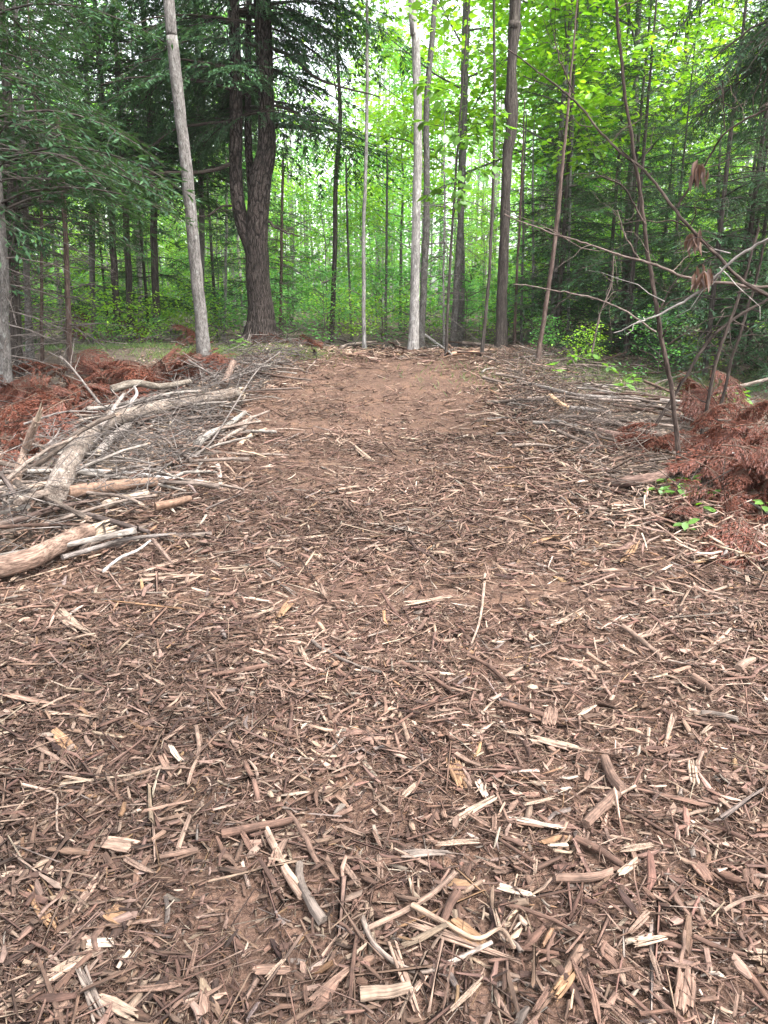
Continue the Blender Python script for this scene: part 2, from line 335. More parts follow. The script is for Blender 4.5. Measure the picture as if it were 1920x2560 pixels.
def plank(L, W, T, col, rg, fray=.25, nc=3, bend=.05):
    """one torn splinter: strands lying side by side with ragged ends, along local X"""
    b = Buf(); W = max(W, .004)
    broad = W > .3*L
    if broad: nc, fray, T = max(nc, 6), min(fray, .2), T*.6
    xs = (np.arange(nc)+.5)/nc-.5
    C = np.c_[rg.uniform(-.5, .5, nc)*fray*L*.35, xs*W, rg.normal(0, T*.12, nc)]
    Ls = L*rg.uniform(1-fray, 1.05, nc); bow = rg.normal(0, bend)
    prisms(b, C, np.c_[np.ones(nc), rg.normal(0, .025+.05*fray, nc), rg.normal(0, .02, nc)], np.tile([0, 0, 1.], (nc, 1)), Ls, np.full(nc, W/nc*(2.6 if broad else 1.7)), np.full(nc, T)*rg.uniform(.7, 1.15, nc),
           np.asarray(col)[None]*rg.uniform(.82, 1.18, (nc, 1)), 4, .012, (.75, 1., 1., .65), rg)
    for V in b.V: V[:, 2] += bow*L*(.25-(V[:, 0]/L)**2); V[:, 1] += rg.normal(0, bend*.7)*L*(V[:, 0]/L)**2
    return b
def lay(o, a, bpt, lift):
    """turn object so that local X runs from a to b, resting on the ground"""
    m = (a+bpt)/2; d = bpt-a; o.location = (m[0], m[1], m[2]+lift)
    o.rotation_euler = (0, -math.atan2(d[2], math.hypot(d[0], d[1])), math.atan2(d[1], d[0]))
COLN = {'w': ('white', PAL[6]), 'p': ('pale cream', PAL[5]), 't': ('tan', PAL[4]), 'k': ('pinkish brown', PAL[3]), 'b': ('brown', PAL[2]), 'd': ('dark brown', PAL[1]), 'o': ('orange tan', PAL[7]), 'g': ('weathered grey', PAL[8])}
# pieces measured off the photograph: end pixel, end pixel, width, colour, form (s = split plank, f = frayed, r = round stick), which one it is
PIECES = [
 (347,1452,509,1438,14,'t','s','near the broken log'), (590,1487,674,1504,8,'w','s','sliver of thin white wood'), (127,1510,220,1591,24,'p','f','at the foot of the left debris'),
 (665,1429,732,1484,10,'g','s','beside a stubby tan block'), (697,1542,732,1501,22,'o','s','short block tilted up from the mulch'), (596,1571,720,1623,6,'d','r','very thin with a pale tip'),
 (532,1689,665,1666,13,'b','r','tapering to the right'), (630,1623,703,1649,9,'p','s','thin strip'), (0,1730,133,1762,12,'k','s','by the path edge'), (133,1828,185,1880,26,'o','s','broad flat chip'),
 (116,1782,255,1793,9,'p','s','narrow lath'), (555,1799,718,1799,13,'t','f','with several loose strands'), (492,1817,472,1961,11,'t','r','long and slightly curved'), (428,1866,451,1903,11,'w','s','small bright flake'),
 (399,1886,431,1938,16,'k','s','squat flake'), (781,1602,949,1683,9,'g','r','long weathered'), (87,1869,182,1924,10,'t','r','bowed'),
 (1009,1510,1125,1495,15,'p','f','shaggy'), (1382,1559,1463,1527,20,'p','f','fanned out at one end'), (1556,1568,1649,1643,14,'t','r','knobbly'),
 (1602,1591,1709,1545,21,'t','s','wedge shaped'), (1764,1631,1840,1576,13,'t','s','straight plank'), (1845,1675,1880,1652,20,'t','r','stub of a cut branch'), (1732,1695,1776,1724,20,'k','r','short thick stub'),
 (1168,1640,1264,1701,11,'b','r','crooked'), (1006,1660,1122,1724,13,'b','r','thick rotted'), (1377,1770,1374,1814,28,'k','s','squarish chunk'), (1330,1848,1478,1877,17,'p','s','big clean plank'),
 (1510,1898,1550,1973,28,'k','r','log chunk with pale broken end'), (1128,1892,1160,1979,32,'o','f','shaggy upright lump'), (1191,1950,1215,1993,15,'w','s','bright flake by the shaggy lump'), (1730,1898,1741,1967,20,'p','f','split end splayed'),
 (1799,1932,1845,1944,22,'k','s','square block'), (1710,1799,1793,1811,14,'k','s','pinkish lath'), (1753,1782,1840,1799,13,'g','r','smooth'), (1250,1759,1353,1788,14,'b','r','half buried'), (1666,1863,1683,1788,11,'t','s','upright strip'),
 (0,2515,243,2371,22,'p','s','very long plank'), (214,2359,284,2356,22,'w','s','broad flat end of plank'), (185,2281,249,2186,16,'t','s','clean straight lath'), (272,2278,333,2313,36,'o','s','curled bark slab'),
 (69,2220,136,2322,25,'o','f','torn strip'), (556,2087,718,2055,22,'b','r','stub thicker at one end'), (665,2081,747,2238,15,'t','r','curved'), (712,2024,793,2157,13,'k','r','slanting'), (747,2163,804,2301,24,'g','r','thick smooth'),
 (260,2105,333,2116,34,'t','f','blocky torn'), (399,2145,486,2128,16,'k','r','smooth short'), (475,2041,446,2122,13,'t','r','slim'), (0,2186,104,2180,13,'p','s','long edge strip'), (93,2160,133,2186,22,'p','s','pale block'),
 (249,2492,336,2539,22,'p','s','pale chunk'), (197,2423,260,2556,22,'g','f','greyed plank'), (463,2507,561,2487,15,'t','s','rounded lath'), (631,2426,723,2423,23,'k','s','oblong block'), (770,2510,880,2417,18,'k','s','knotted'),
 (897,2330,868,2558,11,'d','r','straight dark'), (909,2325,1134,2186,15,'t','r','long peeled'), (1105,2319,1139,2243,23,'d','r','dark stub'), (1128,2307,1209,2365,34,'o','s','bark covered chunk'), (1024,2301,1284,2406,17,'t','f','long torn strand'),
 (1388,2197,1521,2186,22,'k','r','with white pointed end'), (1249,2215,1336,2241,18,'w','s','white flake'), (1000,2134,1122,2134,19,'g','s','flat slab'), (1440,2099,1550,2163,20,'b','r','rough barked'), (1128,2055,1238,1995,17,'p','s','pair of laths'),
 (1284,2044,1405,2070,13,'w','f','shredded'), (1463,2064,1538,1990,28,'k','r','fat chunk'), (1515,2000,1689,2099,8,'d','r','thin dark'), (1255,2261,1446,2336,10,'b','r','thin crooked'), (1550,2186,1591,2151,15,'p','s','yellowish flake'),
 (1741,2157,1776,2203,26,'b','s','bark flake'), (1874,2174,1880,2220,30,'b','s','round knob'), (1810,2278,1920,2238,9,'t','r','thin pale'), (1712,2330,1695,2452,9,'k','r','thin upright'), (1715,2420,1710,2540,34,'k','f','tall torn chunk'),
 (1382,2493,1440,2417,26,'o','f','torn orange'), (900,2490,1018,2475,32,'p','r','white wood log end'), (983,2360,1047,2540,18,'t','s','long greyish lath'), (1585,2360,1666,2342,15,'p','s','pale lath'), (1492,2348,1538,2388,20,'k','s','wide flake'),
 (1735,2342,1860,2388,11,'b','r','mid brown'), (1470,2440,1500,2560,12,'b','s','dark lath'), (320,1440,470,1395,10,'t','s','along the path edge'), (1035,2480,1064,2440,12,'t','s','small lath'),
 (700,1352,820,1338,11,'p','s','far pale'), (820,1230,900,1215,9,'p','s','far cream'), (1020,1345,1090,1320,9,'b','s','far brown'), (880,1110,930,1150,10,'p','s','flake'), (1230,1290,1330,1312,10,'p','s','far lath'), (1330,1360,1400,1335,9,'o','s','orange lath'),
 (1590,1360,1560,1408,14,'o','s','short tan plank'), (560,1205,640,1180,8,'t','s','distant lath')]
for (u1, v1, u2, v2, wd, c, form, which) in PIECES:
    a, bb = gp(u1, v1, .034), gp(u2, v2, .034); L = float(np.linalg.norm(bb-a)); Wd = px(wd, float(np.linalg.norm((a+bb)/2-np.array([0, 0, CAM_Z]))))
    cn, cc = COLN[c]
    if form == 'r':
        b = Buf(); m = 7; t = np.linspace(-.5, .5, m); bow = rng.normal(0, .05, 2)
        P = np.c_[t*L, bow[0]*L*(1-4*t*t)+rng.normal(0, .008, m)*L, abs(bow[1])*.4*L*(1-4*t*t)]
        tube(b, P, Wd*.5*np.interp(t, [-.5, .5], rng.permutation([1.05, .8])), 7, cc*.8, .14, Wd*.5, True, rng.uniform(0, 40), 12)
        nm, kd, T = 'stick', 'stick', Wd
    else:
        b = plank(L, Wd, Wd*.32, cc, rng, .35 if form == 'f' else .16, 5 if form == 'f' else 3); nm, kd, T = 'wood_chip', 'wood chip', Wd*.3
    o = obj(nm, b.mesh(nm, M_STICK if form == 'r' else M_CHIP), None, None,
            f'{cn} {"torn fibrous splinter" if form=="f" else "split wood chip" if form=="s" else "round stick"}, {which}, lying on the mulch', kd, 'single pieces of shredded wood on the path')
    lay(o, a, bb, T*.15)
# look-alike chips, shared meshes
protos = []
for i in range(20):
    key = ['p', 't', 'k', 'b'][i % 4]; W0 = rng.uniform(.09, .19)
    protos.append((key, plank(1., W0, W0*.3, COLN[key][1], rng, rng.choice([.15, .3]), 3, .04).mesh('wood_chip', M_CHIP)))
for i in range(205):
    y = 1.15+4.6*rng.random()**1.3; x = rng.uniform(max(edge_l(y)-.1, -y*.52), min(edge_r(y)+.1, y*.52)); key, me = protos[rng.integers(20)]
    L = rng.uniform(.035, .10)*(1+.12*y); ang = rng.uniform(0, 6.283)
    o = obj('wood_chip', me, None, (x, y, float(hgt(x, y))+.034+.12*L*.3), f'{COLN[key][0]} torn wood chip, one of many alike scattered in the mulch', 'wood chip', f'{COLN[key][0]} chips scattered over the path')
    o.rotation_euler = (rng.normal(0, .2), rng.normal(0, .08), ang); o.scale = (L,)*3

# ------------------------------------------------------------------ logs, branches and brush at the path sides
def limb(name, pts, w0, w1, mat, label, cat, col=(1, 1, 1), n=10, rough=.12, lift=0., ends=None, twigs=0, group=None, end_col=(.40, .31, .23), jag=.5, sag=None, freq=5):
    """pts: photo pixels with distance Y (None = lying on the ground); w0, w1 widths in photo pixels"""
    P = np.array([gp(q[0], q[1]) if q[2] is None else at(*q) for q in pts]); 
    for i, q in enumerate(pts):
        if q[2] is None: P[i, 2] += px(np.interp(i/(len(pts)-1), [0, 1], [w0, w1]), P[i, 1])*.3+lift
        else:   # a piece never sinks into the bank: slide it along until it rests on top
            rr_ = px(np.interp(i/(len(pts)-1), [0, 1], [w0, w1]), q[2])*.4
            for _ in range(60):
                if P[i, 2] >= hgt(P[i, 0], P[i, 1])+rr_+.06: break
                P[i] = at(q[0], q[1], P[i, 1]*.985)
    m = max(8, 5*len(pts)); S = spline(P, m); rad = np.array([px(a, y)*.5 for a, y in zip(np.linspace(w0, w1, m), S[:, 1])])
    root = thing(name, S[0], label, cat, group); b = Buf()
    tube(b, S-S[0], rad, n, col, rough, 0, True, rng.uniform(0, 50), freq)
    obj('wood' if mat in (M_STICK, M_CHIP) else 'bark', b.mesh(name, mat, True), root)
    for e in (ends or ()):   # torn, barkless end
        i = 0 if e == 0 else -1; d = norm(S[0]-S[1]) if e == 0 else norm(S[-1]-S[-2]); r = rad[i]; k = 12
        th = rng.uniform(0, 6.28, k); rr = r*.8*np.sqrt(rng.random(k)); u = norm(np.cross(d, [.1, .2, 1])); vv = np.cross(d, u)
        C = (S[i]-S[0])+(u*np.cos(th)[:, None]+vv*np.sin(th)[:, None])*rr[:, None]+d*(r*jag*rng.random(k))[:, None]
        b = Buf(); prisms(b, C, d+rng.normal(0, .08, (k, 3)), np.tile(u, (k, 1)), r*rng.uniform(1.5, 1.5+3*jag, k), np.full(k, r*.55), np.full(k, r*.4), np.asarray(end_col)*rng.uniform(.75, 1.15, (k, 1)), 4, .03, (1, .9, .25))
        obj('broken_end', b.mesh('broken_end', M_CHIP), root)
    for q in range(twigs):
        i = rng.integers(m//4, m-1); d = norm(S[min(i+1, m-1)]-S[i-1]); s_ = norm(np.cross(d, [0, 0, 1]))*rng.choice([-1, 1])+np.array([0, 0, rng.uniform(-.1, .8)])
        l_ = rng.uniform(.15, .5); d2 = norm(d*.7+s_*.8); Q = (S[i]-S[0])+np.linspace(0, l_, 5)[:, None]*d2+np.cumsum(rng.normal(0, .02*l_, (5, 3)), 0)
        b = Buf(); tube(b, Q, np.linspace(min(rad[i]*.5, .012), .002, 5), 5, col, .1, 0, True, q); obj('twig', b.mesh('twig', mat, True), root)
    return root
R_left = np.random.default_rng(12)
# left side (distances chosen so every piece rests in one pile)
limb('log', [(138,1238,6.0),(172,1160,6.3),(212,1105,6.8),(280,1052,7.6),(400,1018,8.6),(500,1000,9.3),(592,980,10.0)], 62, 26, M_LOG, 'big curved grey log with a forked bend, lying across the left debris', 'log', (.8, .75, .7), n=16, rough=.16, ends=(1,), jag=1.2, freq=2)
limb('branch', [(250,1068,7.1),(272,1040,7.3),(292,1010,7.6),(310,985,7.8)], 14, 9, M_LOG, 'short grey limb standing up from the bend of the curved log', 'branch', twigs=3)
limb('branch', [(318,1034,8.0),(330,1003,8.0),(342,985,8.05),(336,966,8.1)], 11, 6, M_PALE, 'crooked silvery limb above the curved log', 'branch')
limb('log', [(245,1135,7.1),(280,1095,7.4),(322,1062,7.9)], 26, 18, M_LOG, 'short grey log wedged below the curved log', 'log', ends=(0,), jag=.6)
limb('log', [(-60,1445,None),(60,1402,4.55),(150,1360,4.75),(222,1328,4.9)], 62, 46, M_LOG, 'thick brown log with a torn pale end, lowest on the left', 'log', (.8, .62, .53), 18, .16, ends=(1,), jag=2.2)
limb('snag', [(36,1212,5.9),(55,1150,5.9),(72,1100,5.9),(92,1050,5.85)], 28, 20, M_LOG, 'upright broken pole with a splintered yellow top, left of the curved log', 'broken pole', (1.1, .9, .78), ends=(1,), jag=2.2)
limb('branch', [(128,1182,6.1),(190,1177,6.1),(330,1184,6.25),(410,1195,6.5),(530,1208,None)], 15, 8, M_PALE, 'slim pale birch pole lying level in front of the curved log', 'branch', ends=(0,))
limb('log', [(165,1232,5.75),(230,1222,5.8),(310,1212,5.85),(385,1205,5.9)], 36, 26, M_STICK, 'orange brown split log with a frayed upper edge', 'log', (.2, .125, .088), rough=.22, ends=(1,), jag=1.8, end_col=PAL[4])
limb('log', [(262,1262,5.55),(310,1248,5.6),(368,1232,5.65)], 22, 20, M_STICK, 'cream coloured rotted stick, ribbed and flaking, in the left pile', 'stick', (.28, .215, .165), rough=.35, freq=25)
limb('log', [(388,1266,5.5),(430,1258,5.5),(474,1246,5.5)], 26, 16, M_STICK, 'short orange brown slab at the edge of the left pile', 'log', (.19, .115, .078), rough=.22)
limb('branch', [(178,1280,5.3),(240,1292,5.3),(310,1312,5.3),(372,1330,5.3)], 17, 12, M_DARK, 'dark straight branch slanting down through the left pile', 'branch', (1.4, 1.3, 1.3), twigs=2)
limb('log', [(150,1402,None),(260,1382,None),(390,1354,None),(530,1344,None)], 28, 22, M_DARK, 'dark wet log flat on the soil at the foot of the left pile', 'log', (1.5, 1.4, 1.35))
limb('branch', [(156,1394,4.75),(250,1366,4.85),(312,1348,4.9),(440,1334,4.9)], 15, 8, M_TWIG, 'curved light brown branch over the dark wet log', 'branch')
limb('branch', [(258,1428,4.55),(300,1395,4.7),(345,1375,4.8),(376,1352,4.95)], 9, 6, M_PALE, 'thin bowed pale branch at the foot of the left pile', 'branch')
limb('branch', [(382,1350,4.9),(405,1376,4.75),(430,1408,4.6)], 12, 8, M_TWIG, 'short reddish stick pointing down from the dark wet log', 'stick', (1., .8, .7))
limb('branch', [(-20,1165,5.0),(22,1212,5.0),(65,1288,5.0)], 14, 16, M_DARK, 'dark bare stem leaning in at the left border', 'branch', (1.2, 1.1, 1.1), twigs=3)
limb('branch', [(-30,1320,5.2),(60,1295,5.2),(140,1270,5.25),(222,1252,5.3)], 20, 10, M_REDB, 'reddish branch rising across the left pile', 'branch', twigs=3)
limb('branch', [(-10,1225,5.6),(60,1218,5.6),(140,1206,5.7)], 20, 14, M_STICK, 'peeled pale plank sticking out left of the orange split log', 'plank', (.3, .225, .175), rough=.2)
limb('log', [(278,973,8.6),(340,958,8.8),(400,966,9.2),(474,954,9.8)], 20, 14, M_LOG, 'straight dark grey log propped behind the curved log', 'log', (.7, .68, .62))
limb('branch', [(492,1108,7.6),(530,1082,7.9),(562,1068,8.3),(612,1032,9.3)], 20, 12, M_PALE, 'pale birch branch with dark scars beside the path', 'branch', (.75, .72, .68), n=10, rough=.12)
limb('branch', [(598,1118,None),(632,1090,None),(664,1076,None)], 16, 10, M_STICK, 'stubby tan branch end by the white birch branch', 'stick', (.4, .28, .2))
limb('branch', [(543,1168,None),(548,1190,None),(552,1226,None)], 18, 14, M_STICK, 'white peeled stub standing at the path edge', 'stick', (.34, .28, .24), rough=.08)
limb('branch', [(560,960,10.6),(578,918,10.9),(584,905,11)], 20, 17, M_TWIG, 'leaning reddish stub behind the slim grey tree', 'stick', (1.1, .9, .8))
limb('branch', [(455,1130,7.4),(520,1115,7.6),(640,930,10.8),(700,880,12)], 5, 3, M_TWIG, 'long thin grey stick slanting over the left bank', 'branch')
for k, (q0, q1, q2, Y) in enumerate([((395,1180),(440,1150),(500,1135),6.9),((60,1060),(160,1030),(245,1030),7.5),((100,1130),(140,1090),(150,1070),7.2),((380,1060),(420,1000),(430,960),9.5),((470,900),(520,930),(560,950),11),((250,1010),(180,920),(150,890),8.8),((545,950),(600,938),(665,915),11.5)]):
    limb('branch', [(*q0, Y), (*q1, Y+.1), (*q2, Y+.3)], 7, 3.5, M_TWIG, 'thin grey brown bare branch poking out of the left debris', 'branch', twigs=4, group='thin branches in the left debris')
for k in range(26):
    y = R_left.choice([R_left.uniform(4.6, 5.9), R_left.uniform(8.6, 11.5)]); x = float(edge_l(y))-R_left.uniform(.1, 1.7); a_ = R_left.normal(.35, .7); L = R_left.uniform(.5, 1.5); z = float(hgt(x, y))+R_left.uniform(.05, .22); tl = R_left.normal(0, .12); t = np.linspace(-.5, .5, 9)
    r0 = R_left.uniform(.012, .032); P = np.c_[t*L, np.cumsum(R_left.normal(0, .018, 9)), .04*L*np.sin(t*4)+tl*t*L]; mt, nm = [(M_LOG, 'rough grey'), (M_DARK, 'dark'), (M_TWIG, 'grey brown'), (M_PALE, 'silvery')][k % 4]
    r_ = thing('branch', (x, y, z), nm+' stout broken branch jumbled in the left pile', 'branch', nm+' broken branches in the left pile'); r_.rotation_euler = (0, 0, a_); b = Buf()
    tube(b, P, np.linspace(r0, r0*.6, 9), 8, [(.85, .78, .72), (1.4, 1.3, 1.2), (1, .92, .85), (.6, .56, .52)][k % 4], .16, 0, True, k*2.2, 6); obj('bark', b.mesh('bark', mt, True), r_)
    C = np.tile(P[-1], (5, 1))+R_left.normal(0, r0*.25, (5, 3)); b = Buf(); prisms(b, C, np.tile(P[-1]-P[-2], (5, 1))+R_left.normal(0, .01, (5, 3)), np.tile([0, 0, 1.], (5, 1)), r0*R_left.uniform(1.5, 4, 5), np.full(5, r0*.5), np.full(5, r0*.35), np.tile(PAL[5], (5, 1)), 4, .03, (1, .9, .3)); obj('broken_end', b.mesh('broken_end', M_CHIP), r_)
# right side
limb('log', [(1512,1222,None),(1570,1204,6.35),(1640,1194,6.5),(1705,1165,6.8),(1745,1146,7.1),(1810,1125,7.4)], 30, 24, M_REDB, 'smooth curved brown log under the dead red bush', 'log', (1.35, 1.25, 1.2), 14, .08)
limb('log', [(1476,1192,None),(1520,1182,None),(1556,1176,None)], 17, 14, M_REDB, 'short brown log above the smooth curved log', 'log', ends=(1,))
limb('log', [(1420,1092,None),(1446,1110,None),(1476,1132,None)], 17, 13, M_TWIG, 'short thick stick end in the right brush', 'stick', (1.1, .95, .85))
limb('log', [(1485,1050,9.0),(1560,1066,9.0),(1640,1086,9.0),(1700,1102,8.8)], 20, 14, M_LOG, 'straight grey pole in the right brush pile', 'log', (.95, .85, .8))
limb('log', [(1497,1076,8.8),(1540,1086,8.8),(1580,1092,8.7)], 17, 15, M_LOG, 'pinkish debarked pole below the grey pole', 'log', (1.1, .85, .78))
limb('branch', [(1294,953,12.4),(1360,968,12),(1448,988,11.8),(1580,996,11.6),(1640,1010,11.2)], 10, 8, M_LOG, 'longest pale pole along the top of the right brush pile', 'branch')
limb('branch', [(1318,996,11.4),(1400,994,11.4),(1490,998,11.2),(1600,1004,11)], 9, 7, M_LOG, 'second pale pole lying under the longest one', 'branch', (1.1, 1, .95))
limb('branch', [(1376,990,11.2),(1400,1008,10.8),(1425,1022,10.5)], 14, 10, M_STICK, 'orange torn slab on the right brush pile', 'stick', (.55, .36, .22), ends=(0,))
limb('branch', [(1425,1020,10.3),(1480,1024,10.2),(1525,1032,10)], 13, 9, M_LOG, 'short pale pole end at the middle of the right brush', 'branch')
limb('log', [(1200,938,None),(1240,934,None),(1290,932,None)], 12, 9, M_REDB, 'brown log end lying at the right of the crest', 'log', (1.2, 1.1, 1))
limb('branch', [(1466,1280,None),(1508,1304,None),(1550,1320,None)], 12, 9, M_TWIG, 'bare greyish stick on dark soil below the curved log', 'stick')
limb('branch', [(1540,1390,None),(1580,1370,None),(1612,1352,None)], 26, 20, M_REDB, 'short fat brown log piece on the right of the path', 'log', (1.3, 1.15, 1.1))
limb('branch', [(1532,1272,None),(1590,1286,None),(1650,1312,None)], 8, 5, M_TWIG, 'thin stick crossing the dark soil on the right', 'stick')
limb('branch', [(1488,1252,None),(1530,1245,None),(1574,1250,None)], 9, 6, M_TWIG, 'thin stick just below the curved brown log', 'stick')
limb('branch', [(1785,1315,5.0),(1815,1340,4.9),(1815,1380,4.75),(1788,1402,None)], 11, 8, M_TWIG, 'crooked pale branch on dry leaves at the right border', 'branch')
limb('branch', [(1755,1118,7.3),(1830,1135,7.2),(1920,1155,7)], 12, 9, M_PALE, 'pale branch behind the dead red bush', 'branch')
limb('branch', [(1800,1235,5.6),(1870,1255,5.5),(1930,1290,5.4)], 10, 9, M_DARK, 'dark branch across the dead red bush', 'branch')
limb('branch', [(1760,990,10),(1840,968,10),(1930,945,10)], 10, 9, M_LOG, 'pale pole behind the leafless stems on the right', 'branch', (.9, .85, .8))
limb('branch', [(1650,1000,10.4),(1760,1012,10.2),(1850,1020,10)], 12, 8, M_LOG, 'grey pole running on behind the leafless sapling', 'branch')
# fallen slanted poles behind the crest
limb('branch', [(1060,835,17),(1095,860,16.6),(1130,886,16)], 6, 4, M_PALE, 'pale bent pole slanting down to the crest of the path', 'branch', twigs=3)
limb('branch', [(840,845,18),(900,862,17.6),(960,872,17.2)], 6, 4, M_DARK, 'dark fallen pole behind the crest of the path', 'branch', twigs=3)
limb('branch', [(1130,884,15.4),(1165,882,15.4),(1200,880,15.4)], 9, 7, M_STICK, 'orange plank lying on the crest of the path', 'plank', (.5, .3, .2))

limb('stick', [(905,2322,None),(935,2390,None),(1000,2445,None),(1064,2460,None),(1150,2425,None),(1228,2386,None)], 18, 15, M_TWIG, 'long curved grey branch hooked like a U in the near mulch', 'stick', (1.5, 1.4, 1.3), 9, .1, .035)
limb('stick', [(1030,2300,None),(1110,2345,None),(1190,2385,None),(1250,2360,None),(1284,2408,None)], 18, 12, M_STICK, 'torn tan strand beside the U shaped branch', 'stick', (.26, .18, .13), 7, .2, .045)
limb('stick', [(660,2078,None),(690,2140,None),(712,2190,None),(748,2240,None)], 13, 17, M_STICK, 'curved tan stick bent at the middle of the near mulch', 'stick', (.3, .21, .155), 8, .12, .035)
limb('stick', [(1212,1452,None),(1206,1520,None),(1196,1580,None),(1178,1628,None)], 9, 6, M_STICK, 'long slender curved stick lying along the path', 'stick', (.28, .2, .155), 7, .1, .035)
limb('stick', [(60,1985,None),(140,2010,None),(145,2060,None),(150,2110,None),(190,2130,None)], 9, 6, M_STICK, 'thin wavy root lying at the left of the path', 'stick', (.26, .19, .15), 6, .1, .035)
# loose sticks: separate things, shared meshes
sp = []
for i in range(14):
    b = Buf(); m = 6; t = np.linspace(-.5, .5, m); P = np.c_[t, np.cumsum(rng.normal(0, .035, m)), .04*rng.random()*(1-4*t*t)]
    tube(b, P, np.linspace(1, .55, m)*rng.uniform(.010, .030), 5, (.62, .58, .54) if i % 4 == 3 else (.9, .82, .76), .16, 0, True, i*3.3, 6)
    sp.append(b.mesh('stick', [M_TWIG, M_LOG, M_REDB, M_PALE][i % 4], True))
zones = [('left', 170, lambda: (lambda y: (edge_l(y)-rng.uniform(-.25, 1.6), y))(rng.uniform(4.2, 13))), ('right', 140, lambda: (lambda y: (edge_r(y)+rng.uniform(-.2, 2.4), y))(rng.uniform(5.5, 14))), ('crest', 50, lambda: (rng.uniform(-5, 6), rng.uniform(15.6, 19)))]
for side, n, f in zones:
    for i in range(n):
        x, y = f(); L = rng.uniform(.3, 1.15)*(1.3 if side == 'crest' else 1); k = rng.integers(14); base = ['grey brown', 'silver grey', 'reddish brown', 'pale birch'][k % 4]
        place = {'left': 'debris left of the path', 'right': 'brush pile right of the path', 'crest': 'brush behind the crest of the path'}[side]
        o = obj('stick', sp[k], None, (x, y, float(hgt(x, y))+.02+rng.uniform(0, .10)), f'{base} bare stick in the {place}', 'stick', f'{base} sticks in the {place}')
        o.rotation_euler = (0, rng.normal(0, .16), rng.uniform(0, 6.28) if side != 'right' else rng.normal(-.35, .6)); o.scale = (L,)*3
# twig tangle, uncountable
tb = Buf()
def tangle(n, xf, y0, y1, zt, Lr=(.12, .55), r=(.0015, .0045), col=(1, 1, 1)):
    for i in range(n):
        y = rng.uniform(y0, y1); x = xf(y); L = rng.uniform(*Lr); a = rng.uniform(0, 6.28); e = rng.normal(0, .35)
        d = np.array([math.cos(a)*math.cos(e), math.sin(a)*math.cos(e), math.sin(e)]); m = 3
        P = np.array([x, y, float(hgt(x, y))+.01+zt*rng.random()**2])+np.linspace(-.5, .5, m)[:, None]*L*d+np.cumsum(rng.normal(0, .03*L, (m, 3)), 0)
        rr = rng.uniform(*r)*(1+.07*y); tube(tb, P, np.linspace(rr, rr*.4, m), 3, np.array(col)*rng.uniform(.35, 1.1), 0, 0, False, rng.uniform(0, 50))
tangle(2600, lambda y: edge_l(y)-abs(rng.normal(.2, .75)), 4.0, 14, .34)
tangle(1600, lambda y: edge_r(y)+abs(rng.normal(.2, .9)), 5.5, 14, .26, col=(1.05, .95, .88))
tangle(700, lambda y: rng.uniform(-7, 7), 15.5, 21, .5, (.3, 1.2))
tangle(900, lambda y: rng.choice([-1, 1])*rng.uniform(2.3, 8), 7, 20, .3, (.2, .9))
obj('twig_tangle', tb.mesh('twig_tangle', M_TWIG), label='tangle of thin bare twigs along both sides of the path', cat='twigs', kind='stuff')
# dry leaf litter
lb = Buf(); k = 17000; y = 1.0+19*rng.random(k)**.9; sd = rng.choice([-1, 1], k); x = np.where(sd < 0, edge_l(y), edge_r(y))+sd*(np.abs(rng.normal(0, 2.6, k))+.1)
a = rng.uniform(0, 6.28, k); LC = np.array([[.2, .135, .095], [.3, .215, .16], [.27, .21, .165], [.12, .085, .065]])[rng.choice(4, k)]*rng.uniform(.75, 1.2, (k, 1))
leaves(lb, np.c_[x, y, hgt(x, y)+.008+.02*rng.random(k)], np.c_[np.cos(a), np.sin(a), rng.normal(0, .25, k)], up_vec(k, .4), rng.uniform(.04, .09, k), rng.uniform(.025, .05, k), LC, .4, 'leaf')
obj('leaf_litter', lb.mesh('leaf_litter', M_DRY), label='dry brown fallen leaves on the forest floor', cat='leaf litter', kind='stuff')

